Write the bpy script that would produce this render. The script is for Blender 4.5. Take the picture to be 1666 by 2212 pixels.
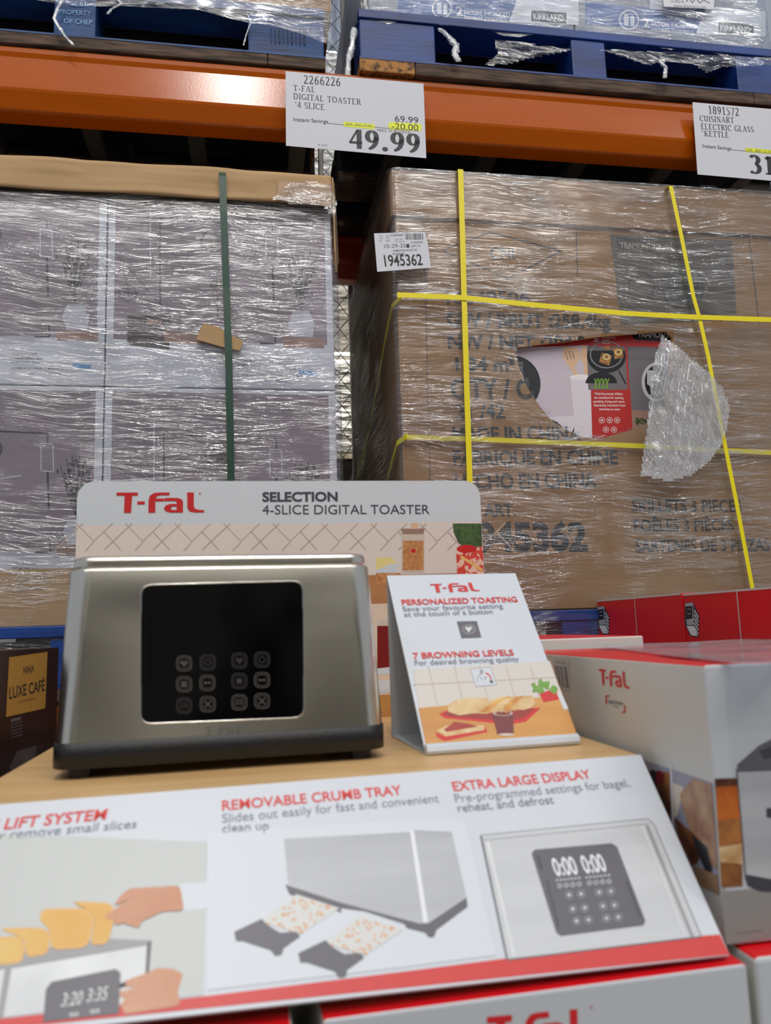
import bpy, math, random
from math import sin, cos, radians as R, pi
from mathutils import Vector, Matrix, noise
from mathutils.geometry import tessellate_polygon
random.seed(7)
for o in list(bpy.data.objects): bpy.data.objects.remove(o)
S = bpy.context.scene
# ------------------------------------------------------------------ camera, light, exposure
H = 1.15                     # lens height above the floor
YAW, PITCH, ROLL, FPX = R(9.67), R(8.25), R(-1.88), 1700.0
cf = Vector((sin(YAW)*cos(PITCH), cos(YAW)*cos(PITCH), sin(PITCH)))
cr = Vector((cos(YAW), -sin(YAW), 0)); cu = cr.cross(cf)
cr, cu = cr*cos(ROLL)+cu*sin(ROLL), cu*cos(ROLL)-cr*sin(ROLL)
cd = bpy.data.cameras.new('camera'); cam = bpy.data.objects.new('camera', cd); S.collection.objects.link(cam)
m = Matrix((cr, cu, -cf)).transposed().to_4x4(); m.translation = (0, 0, H); cam.matrix_world = m
cd.sensor_fit = 'VERTICAL'; cd.sensor_height = 36; cd.lens = 36*FPX/2212; cd.clip_start = .02
cd.dof.use_dof = True; cd.dof.focus_distance = 1.62; cd.dof.aperture_fstop = 6.6
S.camera = cam
W = bpy.data.worlds.new('world'); S.world = W; W.use_nodes = True
W.node_tree.nodes['Background'].inputs[0].default_value = (.80, .88, 1, 1)
W.node_tree.nodes['Background'].inputs[1].default_value = .34
S.view_settings.view_transform = 'Standard'; S.view_settings.look = 'None'
S.view_settings.exposure = 0.16; S.view_settings.gamma = 1; S.view_settings.use_curve_mapping = False
def lamp(loc, sx, sy, power, col=(1, .97, .92), target=None):
    l = bpy.data.lights.new('high_bay_or_fill_lamp', 'AREA'); l.shape = 'RECTANGLE'; l.size = sx; l.size_y = sy; l.energy = power; l.color = col
    o = bpy.data.objects.new('high_bay_or_fill_lamp', l); S.collection.objects.link(o); o.location = loc
    if target is not None: o.rotation_euler = (Vector(target)-Vector(loc)).to_track_quat('-Z', 'Y').to_euler()
    return o
lamp((-.12, -2.25, 7.4), .40, .30, 85, target=(0, 1.6, 2.3))
for (x, y, z, sx, p) in [(.6, -1.3, 7.7, 7, 95), (.6, -4.2, 7.7, 7, 95), (.6, -7.4, 7.5, 9, 190), (-4.5, -3.5, 7.5, 1.4, 60), (5, -3.5, 7.5, 1.4, 60)]:
    lamp((x, y, z), sx, .07, p, target=(x, 1.2, 1.2))
fl = lamp((.3, 2.93, 6.4), 1.6, .15, 85, target=(.3, 3.0, 1.2)); fl.data.spread = R(26)     # added fill lamp over the flue gap, brightens the loads behind the fence

# ------------------------------------------------------------------ photo ray -> point on a real plane
def ray(px, py): return cf + (px-833)/FPX*cr + (1106-py)/FPX*cu
def at(px, py, Y=None, Z=None, X=None):      # Z here is relative to the lens height
    d = ray(px, py)
    t = Y/d.y if Y is not None else Z/d.z if Z is not None else X/d.x
    p = d*t; p.z += H
    return p
class Plane:
    def __init__(s, o, u, v):
        s.o = Vector(o); s.u = Vector(u).normalized(); n = s.u.cross(Vector(v)).normalized(); s.n = n; s.v = n.cross(s.u).normalized()
    def uv(s, px, py):
        d = ray(px, py); c = Vector((0, 0, H)); t = (s.o-c).dot(s.n)/d.dot(s.n); p = c+d*t-s.o
        return (p.dot(s.u), p.dot(s.v))
    def p(s, u, v, h=0): return s.o+s.u*u+s.v*v+s.n*h
def front(Y): return Plane((0, Y, H), (1, 0, 0), (0, 0, 1))        # faces the aisle; n = -Y
# ------------------------------------------------------------------ materials
def lin(c):
    c = c/255
    return c/12.92 if c <= .04045 else ((c+.055)/1.055)**2.4
MC = {}
def mat(name, rgb, rough=.5, metal=0, spec=.5, noise_amt=0, scale=(8, 8, 8), bump=0, bscale=None, rgb2=None, detail=4, coat=0, trans=0, emis=0, aniso=0, contrast=None):
    if name in MC: return MC[name]
    M = bpy.data.materials.new(name); M.use_nodes = True; nt = M.node_tree; b = nt.nodes['Principled BSDF']
    c = [lin(v) for v in rgb]+[1]
    b.inputs['Base Color'].default_value = c; b.inputs['Roughness'].default_value = rough; b.inputs['Metallic'].default_value = metal
    b.inputs['Specular IOR Level'].default_value = spec; b.inputs['Coat Weight'].default_value = coat; b.inputs['Coat Roughness'].default_value = .1
    b.inputs['Anisotropic'].default_value = aniso
    tc = nt.nodes.new('ShaderNodeTexCoord')
    def nz(sc):
        mp = nt.nodes.new('ShaderNodeMapping'); mp.inputs['Scale'].default_value = sc; nt.links.new(tc.outputs['Object'], mp.inputs[0])
        n = nt.nodes.new('ShaderNodeTexNoise'); n.inputs['Scale'].default_value = 1; n.inputs['Detail'].default_value = detail; nt.links.new(mp.outputs[0], n.inputs[0]); return n
    if noise_amt or rgb2:
        n = nz(scale); rp = nt.nodes.new('ShaderNodeValToRGB')
        lo, hi = contrast or (.3, .7)
        rp.color_ramp.elements[0].position = lo; rp.color_ramp.elements[1].position = hi
        c2 = [lin(v) for v in rgb2]+[1] if rgb2 else [v*(1-noise_amt) for v in c[:3]]+[1]
        rp.color_ramp.elements[0].color = c2; rp.color_ramp.elements[1].color = c
        nt.links.new(n.outputs[0], rp.inputs[0]); nt.links.new(rp.outputs[0], b.inputs['Base Color'])
    if bump:
        n2 = nz(bscale or scale); bp = nt.nodes.new('ShaderNodeBump'); bp.inputs['Strength'].default_value = 1; bp.inputs['Distance'].default_value = bump
        nt.links.new(n2.outputs[0], bp.inputs['Height']); nt.links.new(bp.outputs[0], b.inputs['Normal'])
    MC[name] = M; return M
def film_mat(name, slope=.06, gloss=.16, haze=.10, hz=84, hx=1.9, dist=.00042, tint=(.93, .95, 1), clump=1.0, rough=.12):
    M = bpy.data.materials.new(name); M.use_nodes = True; nt = M.node_tree; nt.nodes.clear(); N = nt.nodes.new; L = nt.links.new
    out = N('ShaderNodeOutputMaterial'); tc = N('ShaderNodeTexCoord')
    wn = N('ShaderNodeTexNoise'); wn.inputs['Scale'].default_value = 3; wn.inputs['Detail'].default_value = 2; L(tc.outputs['Object'], wn.inputs[0])
    sx = N('ShaderNodeSeparateXYZ'); L(tc.outputs['Object'], sx.inputs[0])
    def mth(op, a, b=None, c=None):
        n = N('ShaderNodeMath'); n.operation = op
        for i, v in enumerate((a, b, c)):
            if v is None: continue
            if hasattr(v, 'node'): L(v, n.inputs[i])
            else: n.inputs[i].default_value = v
        return n.outputs[0]
    def streak(sl, kx, kz, off, det=5):
        hor = mth('ADD', sx.outputs[0], sx.outputs[1])
        z = mth('MULTIPLY_ADD', hor, sl, sx.outputs[2]); z = mth('MULTIPLY_ADD', wn.outputs[0], .06, z)
        z = mth('MULTIPLY', z, kz)
        cb = N('ShaderNodeCombineXYZ'); L(mth('MULTIPLY', sx.outputs[0], kx), cb.inputs[0]); L(mth('MULTIPLY_ADD', sx.outputs[1], kx, off), cb.inputs[1]); L(z, cb.inputs[2])
        n = N('ShaderNodeTexNoise'); n.inputs['Scale'].default_value = 1; n.inputs['Detail'].default_value = det; n.inputs['Roughness'].default_value = .6; L(cb.outputs[0], n.inputs[0]); return n.outputs[0]
    def ridge(n, w):
        q = N('ShaderNodeMapRange'); q.interpolation_type = 'SMOOTHSTEP'; q.inputs[1].default_value = 0; q.inputs[2].default_value = w; q.inputs[3].default_value = 1; q.inputs[4].default_value = 0
        L(mth('ABSOLUTE', mth('SUBTRACT', n, .5)), q.inputs[0]); return q.outputs[0]
    cl = N('ShaderNodeTexNoise'); cl.inputs['Scale'].default_value = 6; cl.inputs['Detail'].default_value = 3; L(tc.outputs['Object'], cl.inputs[0])
    mr = N('ShaderNodeMapRange'); mr.inputs[1].default_value = .38; mr.inputs[2].default_value = .62; mr.inputs[3].default_value = .08; mr.inputs[4].default_value = 1.3; L(cl.outputs[0], mr.inputs[0]); cm = mr.outputs[0]
    r1 = ridge(streak(slope, hx, hz, 0, 2), .03); r2 = ridge(streak(-slope*1.8, hx*.7, hz*1.2, 5, 2), .026); r3 = ridge(streak(slope*.4, hx*4, hz*1.7, 9, 2), .03); r4 = ridge(streak(slope*3.4, hx*.6, hz*1.1, 13, 2), .018)
    rs = mth('ADD', mth('ADD', r1, r2), mth('ADD', mth('MULTIPLY', r3, .7), r4)); rc_ = mth('MULTIPLY', rs, cm)
    base = streak(slope, hx*1.5, hz*1.3, 31, 2)
    h = mth('MULTIPLY_ADD', base, .9, rc_)
    bp = N('ShaderNodeBump'); bp.inputs['Distance'].default_value = dist; bp.inputs['Strength'].default_value = 1; L(h, bp.inputs['Height'])
    gl = N('ShaderNodeBsdfGlossy'); gl.inputs['Roughness'].default_value = rough; L(bp.outputs[0], gl.inputs['Normal'])
    df = N('ShaderNodeBsdfDiffuse'); df.inputs[0].default_value = (.86, .88, .9, 1)
    tr = N('ShaderNodeBsdfTransparent'); tr.inputs[0].default_value = (*tint, 1)
    fold = streak(slope*1.5, 3, 110, 21, 5)
    k = mth('MULTIPLY', mth('POWER', fold, 4.0), mth('POWER', cl.outputs[0], 1.5)); hf = mth('ADD', mth('MULTIPLY_ADD', k, 10*haze*clump, haze*.4), mth('MULTIPLY', rc_, haze*1.2))
    gf = mth('ADD', mth('MULTIPLY_ADD', k, gloss*4, gloss*.22), mth('MULTIPLY', rc_, gloss*1.0))
    m1 = N('ShaderNodeMixShader'); L(mth('MINIMUM', hf, .6), m1.inputs[0]); L(tr.outputs[0], m1.inputs[1]); L(df.outputs[0], m1.inputs[2])
    m2 = N('ShaderNodeMixShader'); gfc = mth('MINIMUM', gf, .65); L(gfc, m2.inputs[0]); L(m1.outputs[0], m2.inputs[1]); L(gl.outputs[0], m2.inputs[2])
    L(m2.outputs[0], out.inputs[0]); return M
white = lambda: mat('coated white print', (204, 209, 217), .35, spec=.4)
red = lambda: mat('printed red', (200, 28, 32), .4)
ink = lambda: mat('dark ink', (62, 62, 72), .5)
kraft = mat('kraft cardboard', (176, 142, 100), .75, noise_amt=.12, scale=(3, 3, 90), bump=.0002, bscale=(4, 4, 260))
kraft2 = mat('brown carton board', (150, 113, 72), .75, noise_amt=.12, scale=(5, 5, 30))
tan = mat('torn cardboard edge', (150, 118, 80), .9)
black = mat('black plastic', (17, 17, 19), .42, bump=.0002, bscale=(500, 500, 500))
glassb = mat('black glass', (3, 3, 4), .03, spec=.25)
steel = mat('brushed steel', (230, 224, 210), .2, metal=1, bump=.00002, bscale=(8, 8, 1500), aniso=.5)
steel2 = mat('polished steel edge', (205, 202, 194), .18, metal=1)
orange = mat('orange rack paint', (172, 80, 4), .2, spec=.28, bump=.00006, bscale=(260, 260, 260), noise_amt=.1, scale=(4, 4, 40), detail=2)
redor = mat('dark orange rack paint', (170, 52, 20), .4)
bluew = mat('blue painted wood', (20, 72, 130), .6, rgb2=(12, 40, 84), scale=(9, 30, 60), bump=.0008, bscale=(12, 12, 260))
bluew2 = mat('deep blue painted wood', (10, 58, 132), .5, rgb2=(6, 36, 92), scale=(6, 6, 30), bump=.0005, bscale=(10, 10, 160))
bare = mat('weathered wood', (104, 80, 62), .85, rgb2=(48, 38, 34), scale=(14, 30, 120), bump=.001, bscale=(14, 14, 300), contrast=(.35, .7))
bare2 = mat('end grain pine', (170, 118, 60), .8, rgb2=(60, 38, 20), scale=(60, 60, 60), bump=.001, bscale=(90, 90, 90), contrast=(.35, .55))
shadeb = mat('navy wood with painted shade', (16, 22, 34), .9, rgb2=(24, 20, 18), scale=(6, 6, 30))  # inner pallet wood, colour darkened to stand in for shade in the openings
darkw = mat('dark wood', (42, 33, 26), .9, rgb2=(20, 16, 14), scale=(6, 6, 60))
maple = mat('maple laminate', (212, 176, 126), .38, rgb2=(198, 158, 106), scale=(5, 90, 5))
galv = mat('galvanised steel', (120, 117, 110), .5, metal=.6, noise_amt=.2, scale=(30, 30, 6))
strapy = mat('yellow strap', (232, 214, 10), .4, bump=.0003, bscale=(900, 20, 900))
strapg = mat('green strap', (38, 70, 56), .32, bump=.0003, bscale=(700, 20, 700))
paper = mat('white paper', (205, 206, 214), .45, spec=.3)
# ------------------------------------------------------------------ builders
ORG = {}
def link(o): S.collection.objects.link(o); return o
def root(name, loc, label, cat, group=None):
    o = link(bpy.data.objects.new(name, None)); o.location = loc; o.empty_display_size = .05; ORG[o.name] = Vector(loc)
    o['label'] = label; o['category'] = cat
    if group: o['group'] = group
    return o
def tagit(o, label, cat, group=None):
    o['label'] = label; o['category'] = cat
    if group: o['group'] = group
    return o
class MB:
    def __init__(s): s.v = []; s.f = []; s.m = []; s.mats = []; s.sm = []
    def mi(s, m):
        if m not in s.mats: s.mats.append(m)
        return s.mats.index(m)
    def add(s, vs, fs, m, smooth=False):
        b = len(s.v); s.v += [Vector(p) for p in vs]; k = s.mi(m)
        for f in fs: s.f.append([i+b for i in f]); s.m.append(k); s.sm.append(smooth)
        return s
    def box(s, a, b, m, R3=None, piv=None):
        x0, y0, z0 = a; x1, y1, z1 = b
        vs = [Vector(p) for p in [(x0, y0, z0), (x1, y0, z0), (x1, y1, z0), (x0, y1, z0), (x0, y0, z1), (x1, y0, z1), (x1, y1, z1), (x0, y1, z1)]]
        if R3 is not None: vs = [R3 @ (p-piv)+piv for p in vs]
        return s.add(vs, [(0, 3, 2, 1), (4, 5, 6, 7), (0, 1, 5, 4), (1, 2, 6, 5), (2, 3, 7, 6), (3, 0, 4, 7)], m)
    def ext(s, pts, d, m, mside=None):
        """closed outline (list of 3D points) pushed by vector d: a solid"""
        n = len(pts); d = Vector(d); vs = [Vector(p) for p in pts]+[Vector(p)+d for p in pts]
        tri = tessellate_polygon([[Vector(p) for p in pts]])
        s.add(vs, [tuple(t) for t in tri]+[tuple(i+n for i in t) for t in tri], m)
        s.add(vs, [(i, (i+1) % n, (i+1) % n+n, i+n) for i in range(n)], mside or m); return s
    def tube(s, pts, r, m, seg=8):
        pts = [Vector(p) for p in pts]; vs = []; fs = []
        for i, p in enumerate(pts):
            t = (pts[min(i+1, len(pts)-1)]-pts[max(i-1, 0)]).normalized(); a = t.cross(Vector((.3, .5, .81))).normalized(); b = t.cross(a)
            for k in range(seg): vs.append(p+a*r*cos(2*pi*k/seg)+b*r*sin(2*pi*k/seg))
        for i in range(len(pts)-1):
            for k in range(seg): fs.append((i*seg+k, i*seg+(k+1) % seg, (i+1)*seg+(k+1) % seg, (i+1)*seg+k))
        return s.add(vs, fs, m, True)
    def ribbon(s, pts, wdir, w, m, th=.0008, nrm=(0, -1, 0)):
        """flat strap with thickness through pts; wdir one vector"""
        wd = Vector(wdir).normalized()*w/2; nn = Vector(nrm)*th; vs = []
        for p in pts: p = Vector(p); vs += [p-wd, p+wd, p+wd+nn, p-wd+nn]
        fs = []
        for i in range(len(pts)-1):
            for k in range(4): fs.append((i*4+k, i*4+(k+1) % 4, (i+1)*4+(k+1) % 4, (i+1)*4+k))
        fs += [(0, 1, 2, 3), tuple(4*(len(pts)-1)+k for k in range(4))]
        return s.add(vs, fs, m)
    def build(s, name, parent=None, origin=None, bevel=0, seg=2, recalc=True):
        if origin is None: origin = ORG[parent.name] if parent is not None else sum(s.v, Vector())/len(s.v)
        me = bpy.data.meshes.new(name); me.from_pydata([tuple(p-origin) for p in s.v], [], s.f)
        for mm in s.mats: me.materials.append(mm)
        me.polygons.foreach_set('material_index', s.m); me.polygons.foreach_set('use_smooth', s.sm); me.update()
        if recalc:
            import bmesh
            bm = bmesh.new(); bm.from_mesh(me); bmesh.ops.recalc_face_normals(bm, faces=bm.faces); bm.to_mesh(me); bm.free()
        o = link(bpy.data.objects.new(name, me))
        if parent is None: o.location = origin
        else: o.parent = parent
        ORG[o.name] = Vector(origin)
        if bevel:
            md = o.modifiers.new('b', 'BEVEL'); md.width = bevel; md.segments = seg; md.limit_method = 'ANGLE'
        return o
def tri2(pts2, holes=()):
    rings = [[Vector((a, b, 0)) for a, b in r] for r in [pts2, *holes]]
    flat = [q for r in rings for q in r]
    return flat, tessellate_polygon(rings)
class Art(MB):
    """flat printing on a plane; shapes are given in photograph pixels and land on the real plane"""
    def __init__(s, pl, h0=.0004, dh=.00006): super().__init__(); s.pl = pl; s.h0 = h0; s.dh = .00006; s.bx = []
    def lay(s, uvs):
        """height of a print just above everything it overlaps"""
        x0, x1 = min(q[0] for q in uvs), max(q[0] for q in uvs); y0, y1 = min(q[1] for q in uvs), max(q[1] for q in uvs); k = 0
        for (a, b, c, d, l) in s.bx:
            if a < x1 and b > x0 and c < y1 and d > y0: k = max(k, l+1)
        s.bx.append((x0, x1, y0, y1, k)); return s.h0+s.dh*k
    def uvpoly(s, uv, m, hole=None):
        fl, tr = tri2(uv, [hole] if hole else []); h = s.lay(uv)
        s.add([s.pl.p(a.x, a.y, h) for a in fl], [tuple(t) for t in tr], m); return s
    def poly(s, pts, m): return s.uvpoly([s.pl.uv(*p) for p in pts], m)
    def ell(s, cx, cy, rx, ry, m, n=20, ring=None, a0=0, a1=360, tilt=0):
        c, sn = cos(R(tilt)), sin(R(tilt))
        def P(k, q): t = R(a0+(a1-a0)*k/n); x, y = rx*q*cos(t), ry*q*sin(t); return s.pl.uv(cx+x*c-y*sn, cy+x*sn+y*c)
        if ring is None: return s.uvpoly([P(k, 1) for k in range(n if a1-a0 == 360 else n+1)], m)
        a = [P(k, 1) for k in range(n+1)]; b = [P(k, ring) for k in range(n+1)]; h = s.lay(a)
        s.add([s.pl.p(*q, h) for q in a+b], [(i, i+1, i+n+2, i+n+1) for i in range(n)], m); return s
    def line(s, pts, w, m):
        allq = []
        for (x0, y0), (x1, y1) in zip(pts, pts[1:]):
            l = math.hypot(x1-x0, y1-y0) or 1; nx, ny = -(y1-y0)/l*w/2, (x1-x0)/l*w/2
            allq.append([s.pl.uv(*q) for q in [(x0+nx, y0+ny), (x1+nx, y1+ny), (x1-nx, y1-ny), (x0-nx, y0-ny)]])
        h = s.lay([q for uv in allq for q in uv])
        for uv in allq: s.add([s.pl.p(*q, h) for q in uv], [(0, 1, 2, 3)], m)
        return s
    def frame(s, p0, p1, hpx):
        A = Vector(s.pl.uv(*p0)); B = Vector(s.pl.uv(*p1)); d = B-A; n = Vector((-d.y, d.x)).normalized()
        Hh = Vector(s.pl.uv(p0[0], p0[1]-hpx))-A; return A, d, n*abs(Hh.dot(n))
    def text(s, t, p0, p1, hpx, m, bold=0, slant=0, clip=None):
        vs, fs, w = glyphs(t, bold); A, d, n = s.frame(p0, p1, hpx)
        P = [A+d*(x/w+slant*y*n.length/d.length)+n*y for x, y in vs]
        if clip:
            fs = [f for f in fs if not inside((P[f[0]]+P[f[1]]+P[f[2]])/3, clip)]
        h = s.lay(P); s.add([s.pl.p(p.x, p.y, h) for p in P], fs, m); return s
    def polys(s, L, w, p0, p1, hpx, m):
        A, d, n = s.frame(p0, p1, hpx); Q = [[A+d*(x/w)+n*y for x, y in pl] for pl in L]; h = s.lay([q for uv in Q for q in uv])
        for uv in Q:
            fl, tr = tri2([(q.x, q.y) for q in uv]); s.add([s.pl.p(a.x, a.y, h) for a in fl], [tuple(q) for q in tr], m)
        return s
def inside(p, poly):
    x, y = p[0], p[1]; c = False; n = len(poly)
    for i in range(n):
        x0, y0 = poly[i]; x1, y1 = poly[i-1]
        if (y0 > y) != (y1 > y) and x < (x1-x0)*(y-y0)/(y1-y0)+x0: c = not c
    return c
GC = {}
def glyphs(t, bold=0, sub=False):
    k = (t, bold)
    if k in GC: return GC[k]
    def mesh_of(tt):
        cu_ = bpy.data.curves.new('t', 'FONT'); cu_.body = tt; cu_.size = 1; cu_.offset = bold; cu_.resolution_u = 4
        o = bpy.data.objects.new('t', cu_); S.collection.objects.link(o); dg = bpy.context.evaluated_depsgraph_get(); me = o.evaluated_get(dg).to_mesh()
        vs = [(v.co.x, v.co.y) for v in me.vertices]; fs = []
        me.calc_loop_triangles(); fs = [tuple(q.vertices) for q in me.loop_triangles]
        o.evaluated_get(dg).to_mesh_clear(); bpy.data.objects.remove(o); bpy.data.curves.remove(cu_); return vs, fs
    hv, _ = mesh_of('H'); cap = max(y for x, y in hv)-min(y for x, y in hv); y0 = min(y for x, y in hv)
    vs, fs = mesh_of(t); x0 = min(x for x, y in vs); w = max(x for x, y in vs)-x0
    GC[k] = ([((x-x0), (y-y0)/cap) for x, y in vs], fs, w); return GC[k]
# serif lettering of the price signs, drawn as thick and thin strokes
def arc(cx, cy, rx, ry, a0, a1, n=10): return [(cx+rx*cos(R(a0+(a1-a0)*k/n)), cy+ry*sin(R(a0+(a1-a0)*k/n))) for k in range(n+1)]
def strk(pts, w0, w1=None):
    """contrast stroke: vertical runs thick (w0), horizontal runs thin (w1)"""
    w1 = w0*.38 if w1 is None else w1; L = []; Rr = []
    for i, p in enumerate(pts):
        a = pts[max(i-1, 0)]; b = pts[min(i+1, len(pts)-1)]; dx, dy = b[0]-a[0], b[1]-a[1]; l = math.hypot(dx, dy) or 1; dx /= l; dy /= l
        w = (w1+(w0-w1)*abs(dy)**1.3)/2; L.append((p[0]-dy*w, p[1]+dx*w)); Rr.append((p[0]+dy*w, p[1]-dx*w))
    return [[L[i], L[i+1], Rr[i+1], Rr[i]] for i in range(len(pts)-1)]
def serif_glyph(c, w=.13):
    t = w*.38; out = []
    def V(x, y0=0, y1=1, ww=w, s0=True, s1=True):
        out.append([(x-ww/2, y0), (x+ww/2, y0), (x+ww/2, y1), (x-ww/2, y1)])
        for y, f in ((y0, s0), (y1-t, s1)):
            if f: out.append([(x-ww/2-.09, y), (x+ww/2+.09, y), (x+ww/2+.09, y+t), (x-ww/2-.09, y+t)])
    def Hh(x0, x1, y, tick=0):
        out.append([(x0, y-t/2), (x1, y-t/2), (x1, y+t/2), (x0, y+t/2)])
        if tick: out.append([(x1-t, y-.1 if tick > 0 else y-.02), (x1, y-.14 if tick > 0 else y-.02), (x1, y+.02 if tick > 0 else y+.14), (x1-t, y+.02 if tick > 0 else y+.1)])
    def K(pts, w0=w, w1=None): out.extend(strk(pts, w0, w1))
    D = {'T': (.62, lambda: (V(.31, s1=False), Hh(.0, .62, 1-t/2), Hh(.0, .03, .93), K([(.02, 1), (.02, .8)], t), K([(.60, 1), (.60, .8)], t))),
         'F': (.56, lambda: (V(.14), Hh(.1, .52, 1-t/2, 1), Hh(.14, .4, .52))),
         'E': (.6, lambda: (V(.14), Hh(.1, .54, 1-t/2, 1), Hh(.14, .42, .52), Hh(.1, .56, t/2, -1))),
         'L': (.58, lambda: (V(.14), Hh(.1, .55, t/2, -1))),
         'I': (.3, lambda: V(.15)),
         'A': (.72, lambda: (K([(.1, 0), (.35, 1)], t*1.1), K([(.35, 1), (.62, 0)], w*.9, w*.8), Hh(.19, .52, .34), Hh(.0, .2, t/2), Hh(.5, .72, t/2))),
         'D': (.72, lambda: (V(.14), K([(.14, 1-t/2), (.32, 1-t/2)]+arc(.32, .5, .3, .5-t/2, 80, -80)+[(.14, t/2)]))),
         'P': (.58, lambda: (V(.14), K([(.14, 1-t/2), (.3, 1-t/2)]+arc(.3, .74, .21, .24, 80, -80)+[(.14, .5)]))),
         'R': (.68, lambda: (V(.14), K([(.14, 1-t/2), (.3, 1-t/2)]+arc(.3, .75, .2, .23, 80, -80)+[(.14, .52)]), K([(.32, .5), (.6, .02)]), Hh(.5, .7, t/2))),
         'G': (.74, lambda: (K(arc(.38, .5, .32, .48, 48, 325)), V(.62, .05, .42, s0=False))),
         'C': (.68, lambda: (K(arc(.38, .5, .32, .48, 45, 315)), K([(.61, .98), (.61, .72)], t))),
         'O': (.76, lambda: K(arc(.38, .5, .31, .48, 0, 360, 20))),
         'S': (.54, lambda: K(arc(.27, .75, .19, .23, 35, 235)[:]+[(.34, .47)]+arc(.27, .25, .2, .23, 50, -145))),
         'K': (.72, lambda: (V(.14), K([(.18, .42), (.58, .97)], t*1.2), K([(.28, .55), (.62, .02)]), Hh(.46, .68, 1-t/2), Hh(.5, .74, t/2))),
         'U': (.7, lambda: (V(.14, .3, 1, s0=False), K([(.14, .32)]+arc(.35, .3, .21, .28, 180, 360)+[(.56, .95)]), Hh(.44, .68, 1-t/2))),
         'N': (.74, lambda: (K([(.14, 0), (.14, 1)], t), K([(.12, 1), (.6, 0)], w), K([(.6, 0), (.6, 1)], t), Hh(.02, .22, 1-t/2), Hh(.04, .24, t/2), Hh(.5, .7, 1-t/2))),
         'X': (.68, lambda: (K([(.1, 1), (.58, 0)]), K([(.56, 1), (.12, 0)], t), Hh(0, .2, 1-t/2), Hh(.46, .66, 1-t/2), Hh(0, .2, t/2), Hh(.48, .68, t/2))),
         'M': (.86, lambda: (K([(.14, 0), (.14, 1)], t), K([(.14, 1), (.42, .05)]), K([(.42, .05), (.7, 1)], t), V(.7), Hh(.02, .24, t/2))),
         '-': (.38, lambda: out.append([(.05, .3), (.33, .3), (.33, .38), (.05, .38)])),
         '^': (.36, lambda: K([(.06, .72), (.18, .95), (.3, .72)], .07, .07)),
         '.': (.28, lambda: out.append(arc(.14, .07, w*.6, w*.6, 0, 330, 11))),
         '/': (.36, lambda: K([(.04, -.05), (.32, 1.02)], t*1.2)),
         '1': (.5, lambda: (V(.26, s1=False), K([(.1, .85), (.26, .98)], t*2, t*2))),
         '2': (.54, lambda: (K(arc(.25, .74, .18, .24, 150, -25)+[(.12, .1), (.06, .05)], w), out.append([(.05, 0), (.48, 0), (.52, .2), (.47, .2), (.42, .1), (.05, .1)]))),
         '3': (.52, lambda: (K(arc(.24, .76, .17, .22, 150, -75)), K(arc(.23, .28, .21, .26, 80, -140)))),
         '4': (.56, lambda: (out.append([(.31, 0), (.31+w, 0), (.31+w, 1), (.31, 1)]), K([(.35, .98), (.04, .3)], t*1.1, t), out.append([(.02, .25), (.53, .25), (.53, .25+t*1.6), (.02, .25+t*1.6)]))),
         '5': (.52, lambda: (Hh(.14, .46, .95), K([(.15, .97), (.1, .56)], t), K(arc(.22, .3, .22, .28, 115, -140)))),
         '6': (.54, lambda: (K(arc(.46, .36, .36, .62, 95, 180)), K(arc(.27, .3, .18, .28, 0, 360, 16)))),
         '7': (.52, lambda: (Hh(.06, .48, .93), K([(.47, .95), (.2, 0)], w*.8))),
         '8': (.54, lambda: (K(arc(.26, .75, .15, .22, 0, 360, 14)), K(arc(.26, .27, .19, .26, 0, 360, 14)))),
         '9': (.54, lambda: (K(arc(.26, .69, .18, .28, 0, 360, 16)), K(arc(.06, .62, .38, .6, 5, -80)))),
         '0': (.56, lambda: K(arc(.27, .5, .19, .48, 0, 360, 18)))}
    if c not in D: return .34, []
    wd, fn = D[c]; fn(); return wd, out
def serif(art, t, p0, p1, hpx, m, w=.11):
    x = 0; L = []
    for c in t:
        wd, ps = serif_glyph(c, w*1.35 if w < .15 else w); L += [[(x+a, b) for a, b in q] for q in ps]; x += wd+.1
    art.polys(L, x-.1, p0, p1, hpx, m)
LOGO_A = [[(2.38, .73), (3.0, .73), (3.2, .68), (3.3, .56), (3.3, 0), (2.98, 0), (2.98, .5), (2.92, .57), (2.38, .57)],
          [(2.98, .43), (2.66, .43), (2.44, .36), (2.34, .22), (2.43, .07), (2.66, 0), (2.98, 0), (2.98, .13), (2.76, .13), (2.68, .21), (2.76, .3), (2.98, .3)]]
LOGO = [[(0, 1), (1.05, 1), (1.05, .85), (.77, .84), (.73, 0), (.38, 0), (.40, .84), (0, .85)], [(1.03, .56), (1.4, .56), (1.4, .41), (1.03, .41)],
        [(1.58, 0), (1.58, .62), (1.64, .84), (1.84, .97), (2.1, 1), (2.62, 1), (2.62, .86), (2.15, .86), (1.98, .80), (1.93, .70), (2.36, .70), (2.36, .56), (1.92, .56), (1.92, 0)],
        *LOGO_A, [(3.5, 1), (3.84, 1), (3.84, .3), (3.92, .18), (4.1, .13), (4.36, .12), (4.36, 0), (3.9, 0), (3.62, .06), (3.52, .22)]]
def wrinkle(p, k=1.0): return noise.noise(Vector(p)*k)
def struct(name, mb, **k): o = mb.build(name, **k); o['kind'] = 'structure'; return o

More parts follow.
